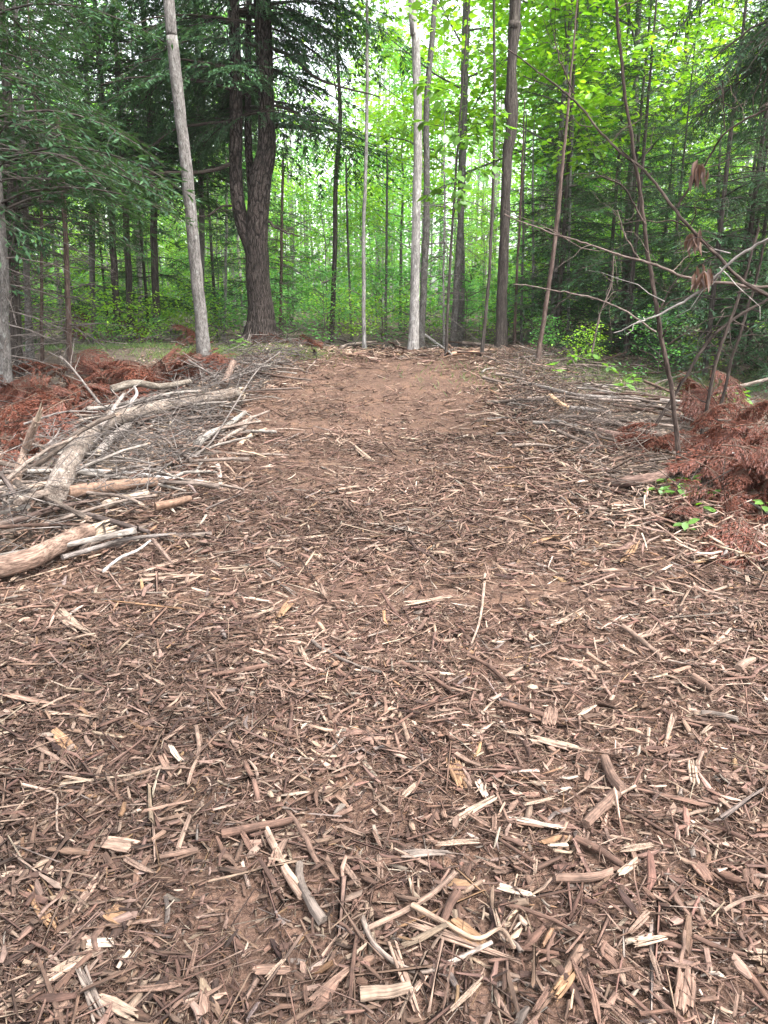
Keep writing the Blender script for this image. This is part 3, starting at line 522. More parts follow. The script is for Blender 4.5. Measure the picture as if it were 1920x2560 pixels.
# ------------------------------------------------------------------ foliage makers
def Mx(loc=(0, 0, 0), rz=0., ry=0., rx=0., s=1.):
    m = Matrix.Translation(Vector([float(q) for q in loc]))@Euler((rx, ry, rz)).to_matrix().to_4x4()
    return np.array(m)@np.diag([s, s, s, 1.])
def bough(L, rg, step=.05, ql=.085, qw=.02, droop=.22, c0=(.028, .070, .034), c1=(.062, .128, .052), width=.42, wood_col=(1, 1, 1), hang=.25):
    """one flat evergreen spray along local X: axis, side twigs, rows of needle blades"""
    nb, wb = Buf(), Buf(); m = 7; t = np.linspace(0, 1, m)
    wob = np.cumsum(rg.normal(0, .02*L, m)); ax = lambda q: np.stack([q*L*(1-.06*q), np.interp(q, t, wob), -droop*L*q**2+.06*L*np.sin(q*3)], -1)
    tube(wb, ax(t), np.linspace(.006*L+.003, .002, m), 4, wood_col, 0, 0, False, rg.uniform(0, 50))
    n2 = int(L/(step*1.5)); q = np.sort(rg.uniform(.12, 1, n2)); side = np.where(np.arange(n2) % 2, 1., -1.)
    l2 = L*width*np.clip(1.15-q, .12, 1)**.8*np.clip(q*4, .4, 1)*rg.uniform(.6, 1.15, n2); A = ax(q)
    ang = R_(58)*side*rg.uniform(.75, 1.1, n2); tilt = rg.normal(0, .15, n2)-hang*.6
    D = norm(np.c_[np.cos(ang), np.sin(ang), tilt])
    for i in range(0, n2, 1):
        if l2[i] > .25: tube(wb, A[i]+np.linspace(0, .85, 3)[:, None]*l2[i]*D[i]+np.array([[0, 0, 0], [0, 0, -.02*l2[i]], [0, 0, -.16*l2[i]]]), [.004, .003, .0015], 3, wood_col, 0, 0, False, i)
    n3 = np.maximum((l2/step).astype(int), 2); idx = np.repeat(np.arange(n2), n3*2); k = len(idx)
    f = rg.random(k); sd = rg.choice([-1., 1.], k); Dm = D[idx]
    P = A[idx]+Dm*(f*l2[idx])[:, None]; P[:, 2] -= .18*l2[idx]*f**2+rg.random(k)*.012
    Sd = norm(np.cross([0, 0, 1.], Dm)); d3 = norm(Dm*.75+Sd*(sd*rg.uniform(.4, .9, k))[:, None]+np.c_[rg.normal(0, .1, (k, 2)), rg.normal(-hang, .2, k)])
    col = np.asarray(c0)+(np.asarray(c1)-np.asarray(c0))*(rg.random(k)**1.3)[:, None]; col = col*rg.uniform(.8, 1.2, (k, 1))
    leaves(nb, P, d3, norm(np.c_[rg.normal(0, .35, (k, 2)), np.ones(k)]), ql*rg.uniform(.6, 1.3, k), qw*rg.uniform(.7, 1.3, k), col, .15)
    return wb, nb
R2 = np.random.default_rng(21)
BOUGH = [bough(2., R2, .06, .10, .023) for _ in range(5)]
BOUGH_FINE = [bough(2.2, R2, .034, .05, .0105, .3, hang=.5) for _ in range(3)]
BOUGH_MID = [bough(2.2, R2, .046, .085, .021, .28, width=.5, hang=.4) for _ in range(4)]
BOUGH_DEAD = [bough(1., R2, .013, .055, .013, .35, (.07, .023, .014), (.15, .055, .035), .5, (.8, .6, .5), .55) for _ in range(4)]

def hemlock(H, z0, Lmax, nb_, rg, src=BOUGH):
    wb, nb = Buf(), Buf(); az = rg.uniform(0, 6.28)
    for z in np.sort(z0+(H-z0)*rg.random(nb_)**1.1):
        az += 2.4+rg.normal(0, .4); f = (z-z0)/(H-z0); L = Lmax*(1-f)**.75*rg.uniform(.65, 1.1)+.25
        w_, n_ = src[rg.integers(len(src))]; M = Mx((0, 0, z), az, rg.normal(.05, .12)-.25*f, rg.normal(0, .15), L/2.)
        nb.merge(n_, M, rg.uniform(.75, 1.2)); wb.merge(w_, M)
    return wb, nb
def dead_limbs(z0, z1, n, Lm, rg, col=(1, 1, 1)):
    b = Buf()
    for i in range(n):
        z = rg.uniform(z0, z1); a = rg.uniform(0, 6.28); L = Lm*rg.uniform(.35, 1.2); m = 5; t = np.linspace(0, 1, m)
        d = np.array([math.cos(a), math.sin(a), rg.normal(-.05, .2)])
        P = np.array([0, 0, z])+t[:, None]*L*d+np.c_[np.zeros((m, 2)), -.15*L*t**2]+np.cumsum(rg.normal(0, .025*L, (m, 3)), 0)*t[:, None]
        tube(b, P, np.linspace(.008, .0025, m)*(1+.3*L), 4, np.array(col)*rg.uniform(.7, 1.3), 0, 0, False, rg.uniform(0, 40))
        for j in range(rg.integers(1, 5)):
            q = rg.uniform(.25, .95); p0 = np.array([np.interp(q, t, P[:, c]) for c in range(3)]); d2 = norm(d+rg.normal(0, .6, 3)); l_ = L*rg.uniform(.15, .4)
            tube(b, p0+np.linspace(0, l_, 3)[:, None]*d2+rg.normal(0, .02*l_, (3, 3)), [.004, .003, .0015], 3, np.array(col)*rg.uniform(.7, 1.3), 0, 0, False, j)
    return b
def leafcol(k, rg, c0, c1): 
    return (np.asarray(c0)+(np.asarray(c1)-np.asarray(c0))*rg.random((k, 1)))*rg.uniform(.75, 1.25, (k, 1))
GREEN = ((.055, .19, .05), (.125, .32, .07)); LIME = ((.13, .30, .02), (.27, .45, .03)); DEEP = ((.03, .08, .03), (.06, .13, .04))
def broadleaf(H, z0, Rm, nl, nspray, per, ls, rg, cols, flat=.35, trunk_r=.1, shape='rhomb', upang=.45):
    """limbs + leaf sprays; trunk itself comes from the caller when trunk_r = 0"""
    wb, lb_, tb_ = Buf(), Buf(), Buf(); m = 12; z = np.linspace(0, H, m); bend = np.cumsum(rg.normal(0, .012*H, (m, 2)), 0)*np.linspace(0, 1, m)[:, None]
    TP = np.c_[bend, z]
    if trunk_r: tube(tb_, TP, trunk_r*np.linspace(1, .25, m)*np.where(z < .2, 1.25, 1), 8, (1, 1, 1), .1, 0, False, rg.uniform(0, 50), 3)
    az = rg.uniform(0, 6.28); tips = []
    for i in range(nl):
        f = (i+rg.random())/nl; zz = z0+(H-z0)*f; az += 2.4+rg.normal(0, .5); L = Rm*(1-.65*f**1.5)*rg.uniform(.6, 1.15); p0 = np.array([np.interp(zz, z, TP[:, c]) for c in range(3)])
        d = norm(np.array([math.cos(az), math.sin(az), upang*rg.uniform(.4, 1.6)])); t = np.linspace(0, 1, 5)
        P = p0+t[:, None]*L*d+np.cumsum(rg.normal(0, .035*L, (5, 3)), 0)*t[:, None]; tube(wb, P, np.linspace(max(trunk_r, .05)*.3, .004, 5), 4, (1, 1, 1), 0, 0, False, i)
        for j in range(max(2, nspray//nl)):
            q = rg.uniform(.25, 1); s0 = np.array([np.interp(q, t, P[:, c]) for c in range(3)]); d2 = norm(d+rg.normal(0, .7, 3)*np.array([1, 1, .5])); l_ = L*rg.uniform(.1, .4); e = s0+d2*l_
            tube(wb, np.array([s0, e]), [.006, .002], 3, (1, 1, 1), 0, 0, False, j); tips.append(e)
    tips = np.array(tips); k = len(tips)*per; C = np.repeat(tips, per, 0)+rg.normal(0, 1, (k, 3))*np.array([.26, .26, .26*flat])*(.6+ls*4); C[:, 2] -= .1*rg.random(k)
    a = rg.uniform(0, 6.28, k); shade = np.repeat(rg.uniform(.8, 1.2, (len(tips), 1)), per, 0)
    leaves(lb_, C, np.c_[np.cos(a), np.sin(a), rg.normal(-.3, .25, k)], norm(np.c_[rg.normal(0, .45, (k, 2)), np.ones(k)]), ls*rg.uniform(.7, 1.3, k), ls*.62*rg.uniform(.7, 1.2, k), leafcol(k, rg, *cols)*shade, .3, shape)
    return tb_, wb, lb_

# ------------------------------------------------------------------ trunks measured off the photograph
HEM_CROWN = [hemlock(10.5, 2.5, 2.6, 104, R2) for _ in range(3)]
HEM_MESH = [(a.mesh('branches', M_DARK), b.mesh('foliage', M_NEED)) for a, b in HEM_CROWN]
DEADL = [dead_limbs(.4, 3.4, 60, 1.0, R2).mesh('dead_branches', M_TWIG) for _ in range(4)]
def trunk_px(name, pts, Y, mat, label, H=11., n=14, rough=.07, crown=None, dead=None, group=None, mod=None, sub=None, flare=.5):
    P = np.array([at(u, v, Y) for u, v, _ in pts]); base = np.array([P[0, 0], Y, float(hgt(P[0, 0], Y))-.06]); P[0] = base
    rad = [px(w_, Y)*.5 for _, _, w_ in pts]
    if H and P[-1, 2] < H:
        d = norm(P[-1]-P[-2]); d = norm(d*.5+np.array([0, 0, .5])); P = np.vstack([P, P[-1]+d*(H-P[-1, 2])/d[2]]); rad.append(rad[-1]*.35)
    m = 10*len(P); S = spline(P, m); d = np.r_[0, np.cumsum(np.linalg.norm(np.diff(P, axis=0), axis=1))]; rr = np.interp(np.linspace(0, d[-1], m), d, rad)
    h = S[:, 2]-base[2]; rr = rr*(1+flare*np.exp(-h/.28)); root = thing(name, base, label, 'tree', group)
    S[1:-1, :2] += np.cumsum(rng.normal(0, .004, (m-2, 2)), 0)
    b = Buf(); tube(b, S-base, rr, n, (1, 1, 1), rough, 0, True, rng.uniform(0, 60), 3, mod); obj('trunk', b.mesh('trunk', mat, True), root)
    if dead is not None:
        o = obj('dead_branches', DEADL[dead], root, kind='stuff'); o.rotation_euler = (0, 0, rng.uniform(0, 6)); mid = S[m//5]-base; o.location = (mid[0]*.7, mid[1], 0)
    if crown is not None:
        off = np.array([np.interp(4., h, S[:, c]-base[c]) for c in (0, 1)]); rz = rng.uniform(0, 6.28); s_ = crown[1]
        for nm, me in zip(('branches', 'foliage'), HEM_MESH[crown[0]]):
            o = obj(nm, me, root, kind='stuff'); o.location = (off[0], off[1], crown[2] if len(crown) > 2 else 0); o.rotation_euler = (0, 0, rz); o.scale = (s_,)*3
    return root, S, rr
HT = 'hemlock_tree'
trunk_px(HT, [(14,1000,32),(6,800,28),(-6,500,26)], 10.6, M_GREY, 'pale grey trunk at the far left beside the dead red brush', crown=(0, 1.), dead=0)
trunk_px(HT, [(44,960,30),(36,700,26),(25,300,24)], 13, M_DARK, 'dark trunk close behind the pale grey trunk, full of dead twigs', crown=(1, 1.), dead=1)
trunk_px(HT, [(80,935,18),(70,700,16),(60,300,14)], 14, M_GREY, 'slim grey trunk between two dark trunks in the left wood', crown=(2, .9), dead=2)
trunk_px(HT, [(106,935,9),(104,700,8),(100,450,7)], 13.5, M_REDB, 'very thin brown sapling trunk in the left wood', H=6, dead=3)
trunk_px('snag', [(174,918,15),(168,720,13),(160,540,12),(146,292,11)], 13, M_REDB, 'reddish trunk snapped off at the top with dead branches', H=None, dead=0)
trunk_px(HT, [(294,850,19),(282,650,17),(269,450,15)], 18, M_DARK, 'slightly leaning dark trunk, first of three side by side', crown=(0, 1.1, .8))
trunk_px(HT, [(329,850,18),(319,620,16),(309,400,15)], 18.2, M_DARK, 'straight dark trunk, middle of three side by side', crown=(1, 1.1, .8))
trunk_px(HT, [(390,850,19),(386,620,17),(380,400,16)], 18.3, M_DARK, 'mossy dark trunk, nearest of three to the slim leaning tree', crown=(2, 1.1, .8))
trunk_px('birch_tree', [(351,815,11),(347,600,10),(342,400,9)], 22, M_PALE, 'white birch trunk between the dark trunks', H=9, n=8)
trunk_px(HT, [(232,845,15),(231,650,14),(229,400,13)], 20, M_GREY, 'grey trunk behind the dark trunks in the left wood', crown=(0, 1.1, 1), dead=1)
trunk_px('maple_tree', [(517,960,37),(508,860,33),(497,760,31),(475,558,29),(455,350,27),(432,100,26),(420,-60,25)], 11.7, M_GREY, 'slim grey tree leaning left in front of the dark hemlock', H=12, n=18, rough=.05)
trunk_px(HT, [(508,850,15),(506,700,14),(503,450,13)], 19.5, M_GREY, 'grey trunk half hidden behind the slim leaning tree', crown=(1, 1., 1.2))
trunk_px('maple_tree', [(827,838,13),(836,650,12),(838,450,11),(850,300,10),(842,100,7)], 20, M_DARK, 'thin dark trunk beyond the left end of the crest', H=13, n=9)
trunk_px('birch_tree', [(911,884,10),(909,600,9),(916,250,8)], 15.8, M_FAR, 'thin pale trunk standing on the crest left of the pale pair', H=12, n=9)
trunk_px('birch_tree', [(1032,895,25),(1040,600,22),(1047,300,20),(1040,100,18),(1030,-20,17)], 15.7, M_PALE, 'tall pale grey trunk at the head of the path', H=13, n=16)
trunk_px('birch_tree', [(1052,868,17),(1065,500,16),(1065,250,14),(1085,-20,12)], 17, M_GREY, 'darker grey trunk just behind the tall pale one', H=13)
trunk_px('maple_tree', [(1133,862,18),(1145,650,16),(1155,480,14),(1160,300,13)], 18, M_GREY, 'rough grey trunk leaning right beyond the crest', H=13)
trunk_px('maple_tree', [(1252,882,28),(1261,600,24),(1264,420,23),(1268,370,26),(1277,310,27),(1276,260,33),(1275,190,21),(1279,120,22),(1283,60,30),(1283,-40,23)], 15.4, M_DARK, 'dark kinked trunk with swellings right of the crest', H=13, n=16, rough=.14)
trunk_px('maple_tree', [(1203,908,9),(1225,600,8),(1232,300,7),(1230,-20,6)], 14.2, M_DARK, 'pencil thin dark sapling beside the kinked trunk', H=9, n=7)
trunk_px('maple_tree', [(1340,936,12),(1370,720,11),(1397,500,9),(1415,320,7)], 12.8, M_REDB, 'thin reddish sapling trunk leaning right at the brush pile', H=6, n=8)
for k, (u, v, u2, w_, Y) in enumerate([(965,870,972,8,19.5),(1110,880,1112,6,17),(1286,880,1302,8,16),(1305,880,1310,7,17),(1330,875,1332,7,17.5),(700,850,705,9,21),(880,850,870,7,22),(1420,880,1425,8,17),(1580,870,1575,9,19),(1800,890,1795,9,17),(560,845,565,8,22)]):
    trunk_px('young_tree', [(u, v, w_), ((u+u2)/2, v-200, w_*.9), (u2, v-420, w_*.8)], Y, [M_GREY, M_FAR, M_REDB][k % 3], ['dark', 'grey', 'reddish'][k % 3]+' thin bare trunk among the green undergrowth beyond the path', H=5, n=6, dead=k % 4 if k % 2 else None, group=['dark', 'grey', 'reddish'][k % 3]+' thin trunks in the undergrowth')

# ---- the big hemlock: thick furrowed trunk that forks into upright stems
YB = 15.9
def furrow(th, s): 
    w_ = th*9+1.3*vnoise(np.cos(th)*2, np.sin(th)*2, s*1.1)*3
    return 1+.06*np.abs(np.sin(w_))-.03+.03*vnoise(np.cos(th)*6, np.sin(th)*6, s*2.2)+.22*np.exp(-s/.32)*(np.cos(th*5+.7)+.4*np.cos(th*3+2))
big, SB, RB = trunk_px(HT, [(645,888,72),(652,820,64),(650,740,58),(645,660,56),(642,600,56),(643,545,46),(645,500,26)], YB, M_HEM, 'massive dark hemlock with furrowed bark and forked stems on a mossy foot', H=None, n=64, rough=.02, mod=furrow, flare=1.1)
bo = np.array(big.location)
def stem(pts):
    P = np.array([at(u, v, YB+dy) for u, v, _, dy in pts]); rad = [px(q[2], YB)*.5 for q in pts]
    d = norm(P[-1]-P[-2]); P = np.vstack([P, P[-1]+d*5]); rad.append(rad[-1]*.35); S = spline(P, 50); dd = np.r_[0, np.cumsum(np.linalg.norm(np.diff(P, axis=0), axis=1))]
    b = Buf(); tube(b, S-bo, np.interp(np.linspace(0, dd[-1], 50), dd, rad), 26, (1, 1, 1), .07, 0, True, rng.uniform(0, 40), 3); obj('stem', b.mesh('stem', M_HEM, True), big); return S
ST = [stem([(640,680,26,0),(624,610,34,0),(602,545,34,0),(590,440,31,0),(590,250,30,0),(584,0,26,0)]), stem([(645,680,36,0),(643,590,54,0),(645,520,55,-.03),(652,440,55,-.05),(666,380,44,-.05),(664,220,37,0),(655,0,40,0)]), stem([(630,470,22,.25),(622,380,18,.25),(620,200,15,.25),(623,0,13,.25)])]
R3 = np.random.default_rng(5)
def branch_proto(src, k, tint=1., extra=True):
    w_, n_ = src[k % len(src)]; b = Buf(); b.merge(w_); t = np.linspace(0, .75, 6); L = 2.2
    tube(b, t[:, None]*np.array([L, 0, 0])+np.c_[np.zeros((6, 2)), .06*L*np.sin(t*3)-.26*L*t**2]+np.cumsum(R3.normal(0, .015*L, (6, 3)), 0)*np.linspace(0, 1, 6)[:, None], np.linspace(.022, .006, 6), 6, (.9, .85, .8), .1, 0, False, k)
    f = Buf(); f.merge(n_, None, tint)
    if extra:
        for q in range(2): f.merge(src[R3.integers(len(src))][1], Mx((.3+.45*q, 0, -.03*q), R3.normal(0, .7), R3.normal(.2, .12), R3.normal(0, .4), .62), tint*R3.uniform(.8, 1.15))
    return b.mesh('branch', M_DARK, True), f.mesh('foliage', M_NEED)
def put_branch(root, pr, p, az, ry, rx, s_):
    br = obj('branch', pr[0], root, p); br.rotation_euler = (rx, ry, az); br.scale = (s_,)*3; obj('foliage', pr[1], br, kind='stuff')
BP = [branch_proto(BOUGH_MID, k, .9) for k in range(8)]
for k in range(78):
    S = ST[k % 2]; z = 4.5+5.5*R3.random()**1.15; p0 = np.array([np.interp(z, S[:, 2], S[:, c]) for c in range(3)])
    az = R3.choice([math.pi+R3.normal(0, .6), R3.normal(0, .55)-.2, R3.uniform(0, 6.28)], p=[.45, .33, .22]); L = R3.uniform(1.5, 3.6)
    if math.sin(az) < -.6 and z < 6.5: continue
    put_branch(big, BP[k % 8], p0-bo, az, R3.normal(.02, .13), R3.normal(0, .2), L/2.2)
for pl, w0, w1, dy in (([(668,262),(722,276),(766,302),(822,300),(836,312)], 8, 3, -.3), ([(664,548),(696,570),(746,587)], 7, 3, -.3), ([(596,405),(504,428),(403,434),(302,438),(200,452)], 11, 4, -.5), ([(598,302),(454,322),(383,368),(333,383)], 8, 3, -.4),
                       ([(592,182),(504,151),(423,201),(343,272)], 9, 3, -.3), ([(590,62),(504,50),(423,60),(343,72)], 8, 3, -.2), ([(662,112),(726,141),(806,201),(948,242)], 10, 3, -.3), ([(660,62),(746,101),(827,181),(857,302)], 6, 2, -.2), ([(598,520),(560,515),(520,540),(470,530)], 6, 2, -.2)):
    P = spline(np.array([at(u, v, YB+dy*i/(len(pl)-1)) for i, (u, v) in enumerate(pl)]), 18); P[2:] += np.cumsum(R3.normal(0, .008, (16, 3)), 0); b = Buf()
    tube(b, P-bo, px(1, YB)*.5*np.linspace(w0, w1, 18), 7, (.9, .85, .8), .1, 0, True, w0); br = obj('branch', b.mesh('branch', M_DARK, True), big)
    for q in range(5):
        j = R3.integers(5, 17); d = norm(P[j]-P[j-1]); d2 = norm(d*.7+R3.normal(0, .6, 3)); l_ = R3.uniform(.3, .9); Q = P[j]-bo+np.linspace(0, l_, 5)[:, None]*d2-np.c_[np.zeros((5, 2)), .25*l_*np.linspace(0, 1, 5)**2]
        b = Buf(); tube(b, Q, np.linspace(.008, .002, 5), 4, (.9, .85, .8), 0, 0, False, q); obj('twig', b.mesh('twig', M_DARK, True), br)

# ------------------------------------------------------------------ right: hanging evergreen boughs, leafless stems, dead leaf bunches
nh = thing(HT, (4.55, 7.3, float(hgt(4.55, 7.3))), 'dark hemlock whose hanging boughs, tinted darker for backlight, fill the upper right corner', 'tree')
b = Buf(); tube(b, [(0, 0, 0), (.05, 0, 3), (0, .05, 7.5)], [.17, .14, .08], 12, (1, 1, 1), .08, 0, True, 3); obj('trunk', b.mesh('trunk', M_DARK, True), nh)
BPF = [branch_proto(BOUGH_FINE, k, .55, True) for k in range(3)]  # low tint puts the shade of backlit boughs into the needle colour
for k in range(26):
    put_branch(nh, BPF[k % 3], (0, 0, R3.uniform(3.6, 5.3)), math.pi+R3.normal(-.05, .55), R3.normal(.1, .1), R3.normal(0, .3), R3.uniform(1.3, 2.5)/2.2)
def stems(name, lines, label, cat, mat, col=(1, 1, 1), twigs=5):
    """lines: list of pixel polylines (u, v, width, Y); the first is the main stem, the others are its branches"""
    root = None
    for i, ln in enumerate(lines):
        P = np.array([at(u, v, Y) for u, v, _, Y in ln]); rad = [px(q[2], q[3])*.42 for q in ln]
        if root is None:
            root = thing(name, P[0], label, cat); o0 = P[0]
        m = 8*len(P); S = spline(P, m)+np.r_[np.zeros((1, 3)), np.cumsum(rng.normal(0, .003, (m-1, 3)), 0)]; rr = np.interp(np.linspace(0, 1, m), np.linspace(0, 1, len(rad)), rad)
        b = Buf(); tube(b, S-o0, rr, 8, col, .1, 0, True, rng.uniform(0, 50), 6); br = obj('stem' if i == 0 else 'branch', b.mesh('stem', mat, True), root)
        for q in range(twigs):
            j = rng.integers(m//4, m-1); d = norm(S[j]-S[j-1]); d2 = norm(d*.6+norm(rng.normal(0, 1, 3))); l_ = rng.uniform(.15, .7)
            Q = S[j]-o0+np.linspace(0, l_, 6)[:, None]*d2+np.cumsum(rng.normal(0, .018, (6, 3)), 0)-np.c_[np.zeros((6, 2)), .2*l_*np.linspace(0, 1, 6)**2]
            b = Buf(); tube(b, Q, np.linspace(min(rr[j]*.5, .006), .0012, 6), 4, col, 0, 0, False, q); obj('twig', b.mesh('twig', mat, True), br)
    return root
g = gp(1697, 1205); YS = float(g[1])
stems('sapling', [[(1697,1210,17,YS),(1690,1080,16,YS),(1665,900,14,YS),(1640,750,13,YS),(1620,600,12,YS),(1608,500,11,YS),(1580,300,10,YS),(1552,120,9,YS),(1533,-20,8,YS)], [(1612,560,6,YS),(1560,470,5,YS),(1500,440,4,YS)], [(1645,780,6,YS),(1690,700,4,YS),(1730,640,3,YS)]],
      'slender dark leafless sapling rising out of the dead red bush', 'sapling', M_DARK, (.9, .78, .74), 7)
stems('dead_branch', [[(1990,775,13,5.0),(1868,714,11,5.1),(1845,697,10,5.15),(1729,575,9,5.3),(1672,492,8,5.4),(1614,417,7,5.5),(1538,353,6,5.6),(1440,237,4.5,5.8),(1284,116,3.5,6.0)], [(1436,234,5,5.8),(1398,160,4,5.85),(1376,75,3,5.9)], [(1694,515,6,5.35),(1759,399,6,5.3),(1810,324,6,5.2),(1920,249,6,5.1)], [(1810,324,4,5.2),(1808,260,3,5.2),(1806,205,3,5.2)]],
      'long dark forked dead branch sweeping up across the right side', 'branch', M_DARK, (.85, .74, .7), 9)
stems('dead_branch', [[(1990,560,8,5.0),(1920,598,8,5.0),(1840,650,7.5,5.1),(1753,731,7,5.2),(1654,783,5.5,5.3),(1539,836,3,5.4)]], 'pale mottled branch slanting down across the leafless sapling', 'branch', M_PALE, (.75, .72, .7), 5)
stems('dead_branch', [[(1960,722,9,5.6),(1886,714,9,5.6),(1735,697,8,5.7),(1597,650,7,5.8),(1481,610,5,6),(1388,581,4,6.1),(1272,529,3,6.2)], [(1600,652,4,5.8),(1570,590,3,5.8),(1545,520,2.5,5.8)]], 'thin bare branch reaching far left above the brush pile', 'branch', M_TWIG, (.9, .8, .75), 6)
stems('dead_branch', [[(1640,830,5,6.3),(1597,800,5,6.3),(1539,766,4,6.4),(1423,731,3.5,6.6),(1284,714,2.5,6.8)]], 'thread thin bare branch lower than the others', 'branch', M_TWIG, (1.1, 1, .95), 3)
for (pl, Y, lb_) in (([(1742,1176,13),(1770,1010,12),(1800,880,11),(1851,731,9),(1900,560,7)], 6.7, 'dark leaning stem just right of the leafless sapling'), ([(1790,1050,11),(1815,960,10),(1836,880,9),(1880,740,8),(1915,600,6)], 8.2, 'thin dark stem behind the dead red bush'), ([(1640,1060,10),(1700,960,10),(1770,850,10),(1840,790,9),(1930,740,8)], 7.8, 'dark crooked branch arching over the red bush'), ([(1480,880,6),(1500,800,5),(1530,720,4),(1540,640,4)], 10.5, 'pale crooked bare shoot beside the brush pile')):
    P0 = at(pl[0][0], pl[0][1], Y); stems('bare_shrub', [[(u, v, w_, Y) for u, v, w_ in pl]], lb_, 'shrub', M_DARK if 'dark' in lb_ else M_TWIG, (.9, .82, .78), 9)
LEAFQ = Buf(); leaves(LEAFQ, np.zeros((1, 3)), np.array([[1., 0, 0]]), np.array([[0, 0, 1.]]), 1., .55, np.array([[.11, .062, .042]]), .55, 'leaf'); DRYLEAF = LEAFQ.mesh('leaf', M_DRY)
for (u, v, Y, n, lb_) in ((1747, 415, 5.3, 22, 'bunch of curled brown leaves hanging at the fork of the dead branch'), (1738, 580, 5.3, 17, 'orange brown dead leaf bunch on the dead branch, middle one'), (1762, 676, 5.2, 18, 'lowest bunch of dead brown leaves by the pale mottled branch')):
    p = at(u, v, Y); r_ = thing('dead_leaf_bunch', p, lb_, 'leaves', 'dead leaf bunches on the bare branches')
    for q in range(n):
        o = obj('leaf', DRYLEAF, r_); o.rotation_euler = (R3.normal(0, .9), R_(80)+R3.normal(0, .3), R3.uniform(0, 6.28)); q_ = R3.uniform(.07, .15); o.scale = (q_, q_*.38, q_*1.8); o.location = R3.normal(0, .02, 3)

# dead red evergreen boughs
DB = []
for w_, n_ in BOUGH_DEAD: DB.append((w_.mesh('branch', M_TWIG, True), n_.mesh('needles', M_DEAD)))
def dead_bough(p, az, ry, rx, s, label, group):
    k = R3.integers(4); r_ = thing('dead_bough', p, label, 'dead bough', group); r_.rotation_euler = (rx, ry, az); r_.scale = (s,)*3
    br = obj('branch', DB[k][0], r_); obj('needles', DB[k][1], br, kind='stuff')
def red_patch(spots, n, s, label, group, spread=.25):
    n = int(n*1.6); s = s*1.25
    for (u, v, Y) in spots:
        for j in range(n):
            p = at(u, v, Y)+R3.normal(0, spread, 3)*np.array([1, 1, .35]); p[2] = max(p[2], float(hgt(p[0], p[1]))+.12)
            dead_bough(p, R3.uniform(0, 6.28), R3.normal(.2, .35), R3.normal(0, .5), s*R3.uniform(.6, 1.2), label, group)
red_patch([(1870,1080,6.2),(1910,1000,6.6),(1850,1170,5.7),(1890,1220,5.3),(1870,1290,5.1),(1920,1130,5.6),(1900,1180,5.6)], 6, .45, 'drooping rust red dead hemlock bough in the large right bush', 'rust red boughs of the large right bush', .18)
red_patch([(1720,1090,7.),(1680,1160,6.9),(1640,1110,7.3)], 3, .36, 'pinkish brown dead bough around the foot of the leafless sapling', 'pinkish boughs round the sapling', .15)
red_patch([(1700,960,9),(1745,940,9.2)], 3, .45, 'faded red dead bough behind the leafless sapling', 'faded boughs behind the sapling', .2)
red_patch([(40,1080,8.0),(110,1050,8.6),(190,1000,9.6),(260,980,10.2),(330,935,11.2),(390,925,11.5),(70,1020,9.4),(150,960,10.8),(250,930,11.4),(20,1150,7.0),(440,915,11.8),(330,960,10.4),(110,1000,9.6)], 6, .7, 'brick red dead hemlock bough heaped behind the curved log', 'brick red boughs behind the curved log', .3)
red_patch([(745,872,15.2),(720,880,15.2)], 4, .6, 'small red dead bough right of the big hemlock foot', 'red boughs by the big hemlock', .2)
red_patch([(250,815,18.5),(310,820,19),(430,830,17)], 3, .7, 'distant red dead bough among the left trunks', 'distant red boughs', .3)

# ------------------------------------------------------------------ the green wood around
R4 = np.random.default_rng(77)
def tree_proto(name, parts, label, cat, group):
    r_ = thing(name, (0, 0, 0), label, cat, group)
    for nm, me in parts:
        o = obj(nm, me, r_)
        if nm != 'trunk': o['kind'] = 'stuff'
    return r_
def bl(name, label, group, mat, *a, **k):
    t_, w_, l_ = broadleaf(*a, **k); return tree_proto(name, [('trunk', t_.mesh('trunk', mat, True)), ('branches', w_.mesh('branches', mat)), ('foliage', l_.mesh('foliage', M_LEAF))], label, 'tree', group)
def hl(label, group, H, z0, Lm, n, tr, src=BOUGH):
    w_, n_ = hemlock(H, z0, Lm, n, R4, src); b = Buf(); tube(b, [(0, 0, -.05), (.02, 0, H*.5), (0, .03, H)], [tr, tr*.65, .01], 8, (1, 1, 1), .08, 0, False, R4.uniform(0, 40))
    return tree_proto('hemlock_sapling', [('trunk', b.mesh('trunk', M_DARK, True)), ('branches', w_.mesh('branches', M_DARK)), ('foliage', n_.mesh('foliage', M_NEED))], label, 'tree', group)
TALL = [bl('maple_tree', 'tall slim leafy tree in the wood beyond the crest', 'tall leafy trees beyond the crest', M_FAR, R4.uniform(12, 16), 4.6, 2.8, 20, 135, 30, .12, R4, GREEN, trunk_r=.065) for i in range(4)]
LOW = [bl('young_maple', 'young bright green leafy tree below the tall crowns', 'young leafy trees below the crowns', M_FAR, R4.uniform(5, 7.5), .9, 1.7, 18, 160, 28, .092, R4, LIME if i % 2 == 0 else GREEN, trunk_r=.03) for i in range(4)]
BRIGHT = [bl('bright_maple', 'broad maple with glowing yellow green leaves right of the path', 'yellow green maples right of the path', M_GREY, 11, 3.2, 3.2, 22, 330, 22, .15, R4, LIME, trunk_r=.08, shape='leaf') for i in range(2)]
HSAP = [hl('young hemlock with dark feathery boughs down to the ground', 'young hemlocks right of the path', R4.uniform(5.5, 8), .35, 1.5, 100, .045) for i in range(3)]
SHRUB = [bl('leafy_shrub', 'low green leafy shrub in the undergrowth', 'leafy shrubs in the undergrowth', M_TWIG, R4.uniform(1.1, 1.8), .2, .75, 9, 50, 14, .085, R4, GREEN if i else LIME, trunk_r=.012) for i in range(3)]
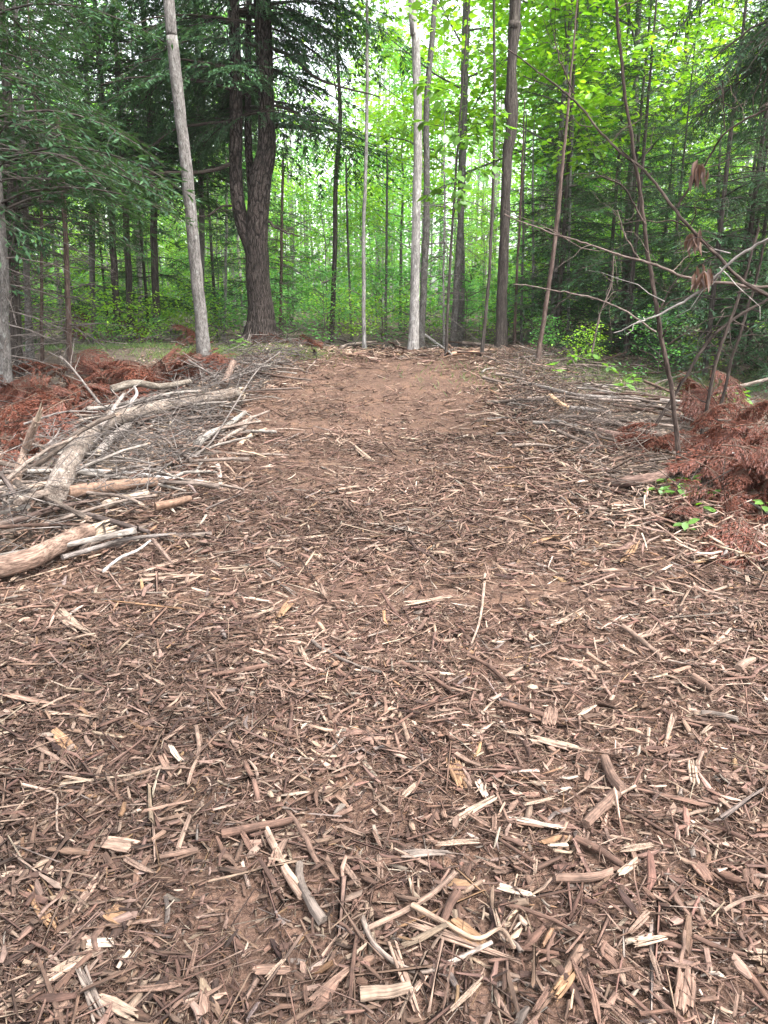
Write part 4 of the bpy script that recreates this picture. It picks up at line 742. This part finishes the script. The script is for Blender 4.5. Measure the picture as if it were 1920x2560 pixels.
def spread_out(protos, spots, label=None, group=None, smin=.85, smax=1.2):
    for i, (x, y) in enumerate(spots):
        pr = protos[i % len(protos)]; loc = (x, y, float(hgt(x, y))-.03); rz = R4.uniform(0, 6.28); s_ = R4.uniform(smin, smax)
        if not pr.get('used_'): pr['used_'] = 1; pr.location = loc; pr.rotation_euler = (0, 0, rz); pr.scale = (s_,)*3; r_ = pr
        else: r_ = copy_tree(pr, loc, rz, s_)
        if label: r_['label'] = label; r_['group'] = group
def wedge(n, y0, y1, u0, u1, gap=1.):
    out = []
    for _ in range(n*40):
        y = math.sqrt(R4.uniform(y0*y0, y1*y1)); x = R4.uniform(u0-960, u1-960)/F_PX*y
        if y < 17 and edge_l(min(y, 17))-.9 < x < edge_r(min(y, 17))+.9: continue
        if all((x-a)**2+(y-b)**2 > gap*gap for a, b in out): out.append((x, y))
        if len(out) == n: break
    return out
spread_out(TALL, [p for p in wedge(40, 23, 48, -150, 2070, 1.9) if not (p[1] < 36 and -.15 < p[0]/p[1] < .13)])
spread_out(LOW, [p for p in wedge(74, 18.5, 38, -100, 2020, 1.15) if not (p[1] < 27 and -.13 < p[0]/p[1] < .12)])
spread_out(BRIGHT, [(.6, 29.), (1.9, 19.5), (3.6, 17.0), (5.6, 18.5), (4.6, 21.5), (7.5, 22.)])
spread_out(HSAP, [(3.6, 16.4), (4.5, 14.6), (5.6, 15.6), (6.6, 14.2), (7.4, 16.2), (5.0, 17.8), (8.3, 15.), (3.9, 17.6), (4.9, 16.2), (6.0, 13.4), (7.0, 12.6), (8.0, 13.6), (7.8, 17.6), (6.4, 18.6), (4.1, 19.), (8.6, 19.), (5.2, 12.6), (6.2, 11.4), (9.8, 17.5)])
spread_out(HSAP, [(-7.6, 16.5), (-6.1, 20.5), (-9.5, 19.), (-3.6, 22.5), (-10.5, 22), (-8.2, 23.5), (-5.2, 24.5)], 'young hemlock with feathery boughs standing among the left and middle trunks', 'young hemlocks among the left and middle trunks')
spread_out(SHRUB, wedge(85, 17.2, 32, 0, 1920, .7))
spread_out(SHRUB, [(3.4, 13.2), (4.3, 12.2), (3.0, 14.4), (5.2, 13.), (-4.9, 17.), (-5.8, 16.6), (-4.0, 17.6)], 'small green shrub at the edge of the cleared ground', 'shrubs at the edge of the clearing', .4, .75)

# sapling with large single leaves in front of the pale trunks
LQ = Buf(); leaves(LQ, np.zeros((1, 3)), np.array([[1., 0, 0]]), np.array([[0, 0, 1.]]), 1., .6, np.array([[.10, .215, .025]]), .3, 'leaf'); GREENLEAF = LQ.mesh('leaf', M_LEAF)
sx, sy = float(at(1115, 880, 14.6)[0]), 14.6; sz = float(hgt(sx, sy)); sap = thing('oak_sapling', (sx, sy, sz), 'oak sapling with big bright single leaves in front of the pale trunks', 'sapling')
b = Buf(); TS = np.c_[np.linspace(0, .5, 8)**1.5, np.zeros(8), np.linspace(0, 7.2, 8)]; tube(b, TS, np.linspace(.03, .008, 8), 7, (1, 1, 1), .08, 0, False, 3); obj('trunk', b.mesh('trunk', M_DARK, True), sap)
for k in range(22):
    z = R4.uniform(2.2, 6.8); az = R4.uniform(0, 6.28); L = R4.uniform(.4, 1.25); p0 = np.array([np.interp(z, TS[:, 2], TS[:, c]) for c in range(3)]); d = np.array([math.cos(az), math.sin(az), R4.uniform(-.1, .5)]); t = np.linspace(0, 1, 4)
    P = p0+t[:, None]*L*d+np.cumsum(R4.normal(0, .03, (4, 3)), 0); b = Buf(); tube(b, P, np.linspace(.007, .002, 4), 4, (1, 1, 1), 0, 0, False, k); br = obj('branch', b.mesh('branch', M_DARK), sap)
    for q in range(13):
        f = R4.uniform(.3, 1.05); p = np.array([np.interp(f, t, P[:, c]) for c in range(3)]); o = obj('leaf', GREENLEAF, br); o.location = p+R4.normal(0, .05, 3); o.rotation_euler = (R4.normal(0, .4), R4.normal(.45, .35), az+R4.normal(0, 1.)); o.scale = (R4.uniform(.14, .25),)*3

# little plants on the ground, each leaf its own
def seedling(p, label, n=6, h=.12, s=.07, group='seedlings by the path'):
    r_ = thing('seedling', p, label, 'plant', group); b = Buf(); tube(b, [(0, 0, 0), (.01, 0, h*.6), (0, .01, h)], [.0035, .003, .002], 4, (.6, .8, .4)); obj('stem', b.mesh('stem', M_TWIG), r_)
    for q in range(n):
        a = q*2.4+R4.normal(0, .3); o = obj('leaf', GREENLEAF, r_); o.location = (.012*math.cos(a), .012*math.sin(a), h*R4.uniform(.6, 1)); o.rotation_euler = (R4.normal(0, .2), R4.normal(.15, .25), a); o.scale = (s*R4.uniform(.7, 1.3),)*3
for (u, v, Y) in ((1690,1262,0),(1735,1265,0),(1755,1300,0),(1660,1235,0),(1708,1350,0),(1640,1258,0),(1775,1262,0),(1890,1250,0),(1905,1300,0),(1720,1232,0)):
    seedling(gp(u, v), 'small bright green seedling growing beside the curved brown log', 6, .13, .085, 'seedlings beside the curved log')
for (u, v) in ((1830,1010),(1800,1030),(1560,1000),(1850,1040),(1520,960),(1385,960),(1480,930),(1580,985),(1430,935)):
    seedling(gp(u, v), 'green seedling poking up through the right brush pile', 8, .3, .14, 'seedlings in the brush pile')
for (u, v) in ((560,850),(520,862),(470,870),(720,850),(600,900)):
    seedling(gp(u, v), 'bright green seedling near the foot of the big hemlock', 9, .4, .2, 'seedlings near the big hemlock')

# grass and moss round the hemlock foot and on the right bank
gb = Buf()
def grass(n, cx, cy, sx_, sy_, h, c0, c1):
    x = cx+R4.normal(0, sx_, n); y = cy+R4.normal(0, sy_, n); a = R4.uniform(0, 6.28, n)
    leaves(gb, np.c_[x, y, hgt(x, y)-.005], norm(np.c_[np.cos(a)*.6, np.sin(a)*.6, R4.uniform(.4, 1.2, n)]), np.c_[-np.sin(a), np.cos(a), np.full(n, .3)], h*R4.uniform(.5, 1.3, n), .012, leafcol(n, R4, c0, c1), .1)
grass(5200, -2.75, 14.9, .75, .45, .14, (.08, .13, .03), (.17, .22, .06))
grass(1500, -1.6, 14.4, .3, .5, .12, (.08, .13, .03), (.17, .2, .06))
grass(4200, 4.0, 12.4, 1.3, .8, .13, (.06, .10, .03), (.14, .19, .06))
grass(2500, -5.2, 16.2, 1.4, .7, .16, (.06, .11, .03), (.12, .19, .05))
obj('grass', gb.mesh('grass', M_LEAF), label='short green grass and moss round the hemlock foot and brush', cat='grass', kind='stuff')

# distant woodland, one mass
dw = Buf(); R5 = np.random.default_rng(3); nt_ = 400
ty = R5.uniform(46, 80, nt_); tx = R5.uniform(-.66, .66, nt_)*ty; per = 170; idx = np.repeat(np.arange(nt_), per); k = len(idx); hh = R5.uniform(9, 19, nt_)
zz = np.clip(R5.random(k)**1.15, .02, 1)*hh[idx]; rr = R5.uniform(1.6, 3.2, nt_)[idx]; a = R5.uniform(0, 6.28, k); q = np.sqrt(R5.random(k))
x = tx[idx]+rr*q*np.cos(a); y = ty[idx]+rr*q*np.sin(a); a2 = R5.uniform(0, 6.28, k)
k2 = 26000; y2 = R5.uniform(30, 75, k2); x2 = R5.uniform(-.66, .66, k2)*y2; a3 = R5.uniform(0, 6.28, k2); keep = vnoise(x2*.35, y2*.35, 50.) > -.25; x2, y2, a3 = x2[keep], y2[keep], a3[keep]; k2 = len(x2)
leaves(dw, np.c_[x2, y2, hgt(x2, y2)+(.2+2.6*R5.random(k2)**1.4)*(1+.6*vnoise(x2*.3, y2*.3, 60.))], np.c_[np.cos(a3), np.sin(a3), R5.normal(-.2, .3, k2)], norm(np.c_[R5.normal(0, .6, (k2, 2)), np.ones(k2)]), R5.uniform(.15, .35, k2), R5.uniform(.1, .22, k2), leafcol(k2, R5, *GREEN), .3)
leaves(dw, np.c_[x, y, zz+hgt(x, y)], np.c_[np.cos(a2), np.sin(a2), R5.normal(-.3, .3, k)], norm(np.c_[R5.normal(0, .6, (k, 2)), np.ones(k)]), R5.uniform(.25, .6, k), R5.uniform(.2, .4, k), leafcol(k, R5, (.11, .25, .07), (.2, .4, .10))*R5.uniform(.7, 1.3, nt_)[idx][:, None], .3)
obj('distant_woodland', dw.mesh('distant_woodland', M_LEAF), label='far green woodland closing the view behind the trees', cat='woodland', kind='stuff')
tw = Buf()
for i in range(nt_):
    tube(tw, [(tx[i], ty[i], 0), (tx[i]+R5.normal(0, .3), ty[i], hh[i]*.9)], [R5.uniform(.08, .17), .03], 5, np.ones(3)*R5.uniform(.6, 1.3), 0, 0, False, i)
obj('distant_trunks', tw.mesh('distant_trunks', M_FAR), label='many thin trunks of the far woodland', cat='woodland', kind='stuff')
for o in bpy.data.objects:
    if 'used_' in o: del o['used_']

# ------------------------------------------------------------------ damp summer air between the trees
hb = Buf(); X0, X1, Y0, Y1, Z0, Z1 = -90, 90, -8, 105, -1.5, 24
hb.add([(x, y, z) for z in (Z0, Z1) for y in (Y0, Y1) for x in (X0, X1)], [(0, 2, 3, 1), (4, 5, 7, 6), (0, 1, 5, 4), (2, 6, 7, 3), (0, 4, 6, 2), (1, 3, 7, 5)])
hm, n, l, out = new_mat('haze_air'); pv = n.new('ShaderNodeVolumePrincipled'); pv.inputs['Color'].default_value = (.92, .96, .95, 1); pv.inputs['Density'].default_value = .0003; pv.inputs['Anisotropy'].default_value = 0.
l.new(pv.outputs[0], out.inputs['Volume'])
obj('haze', hb.mesh('haze', hm), label='thin pale haze between the trees', kind='stuff')
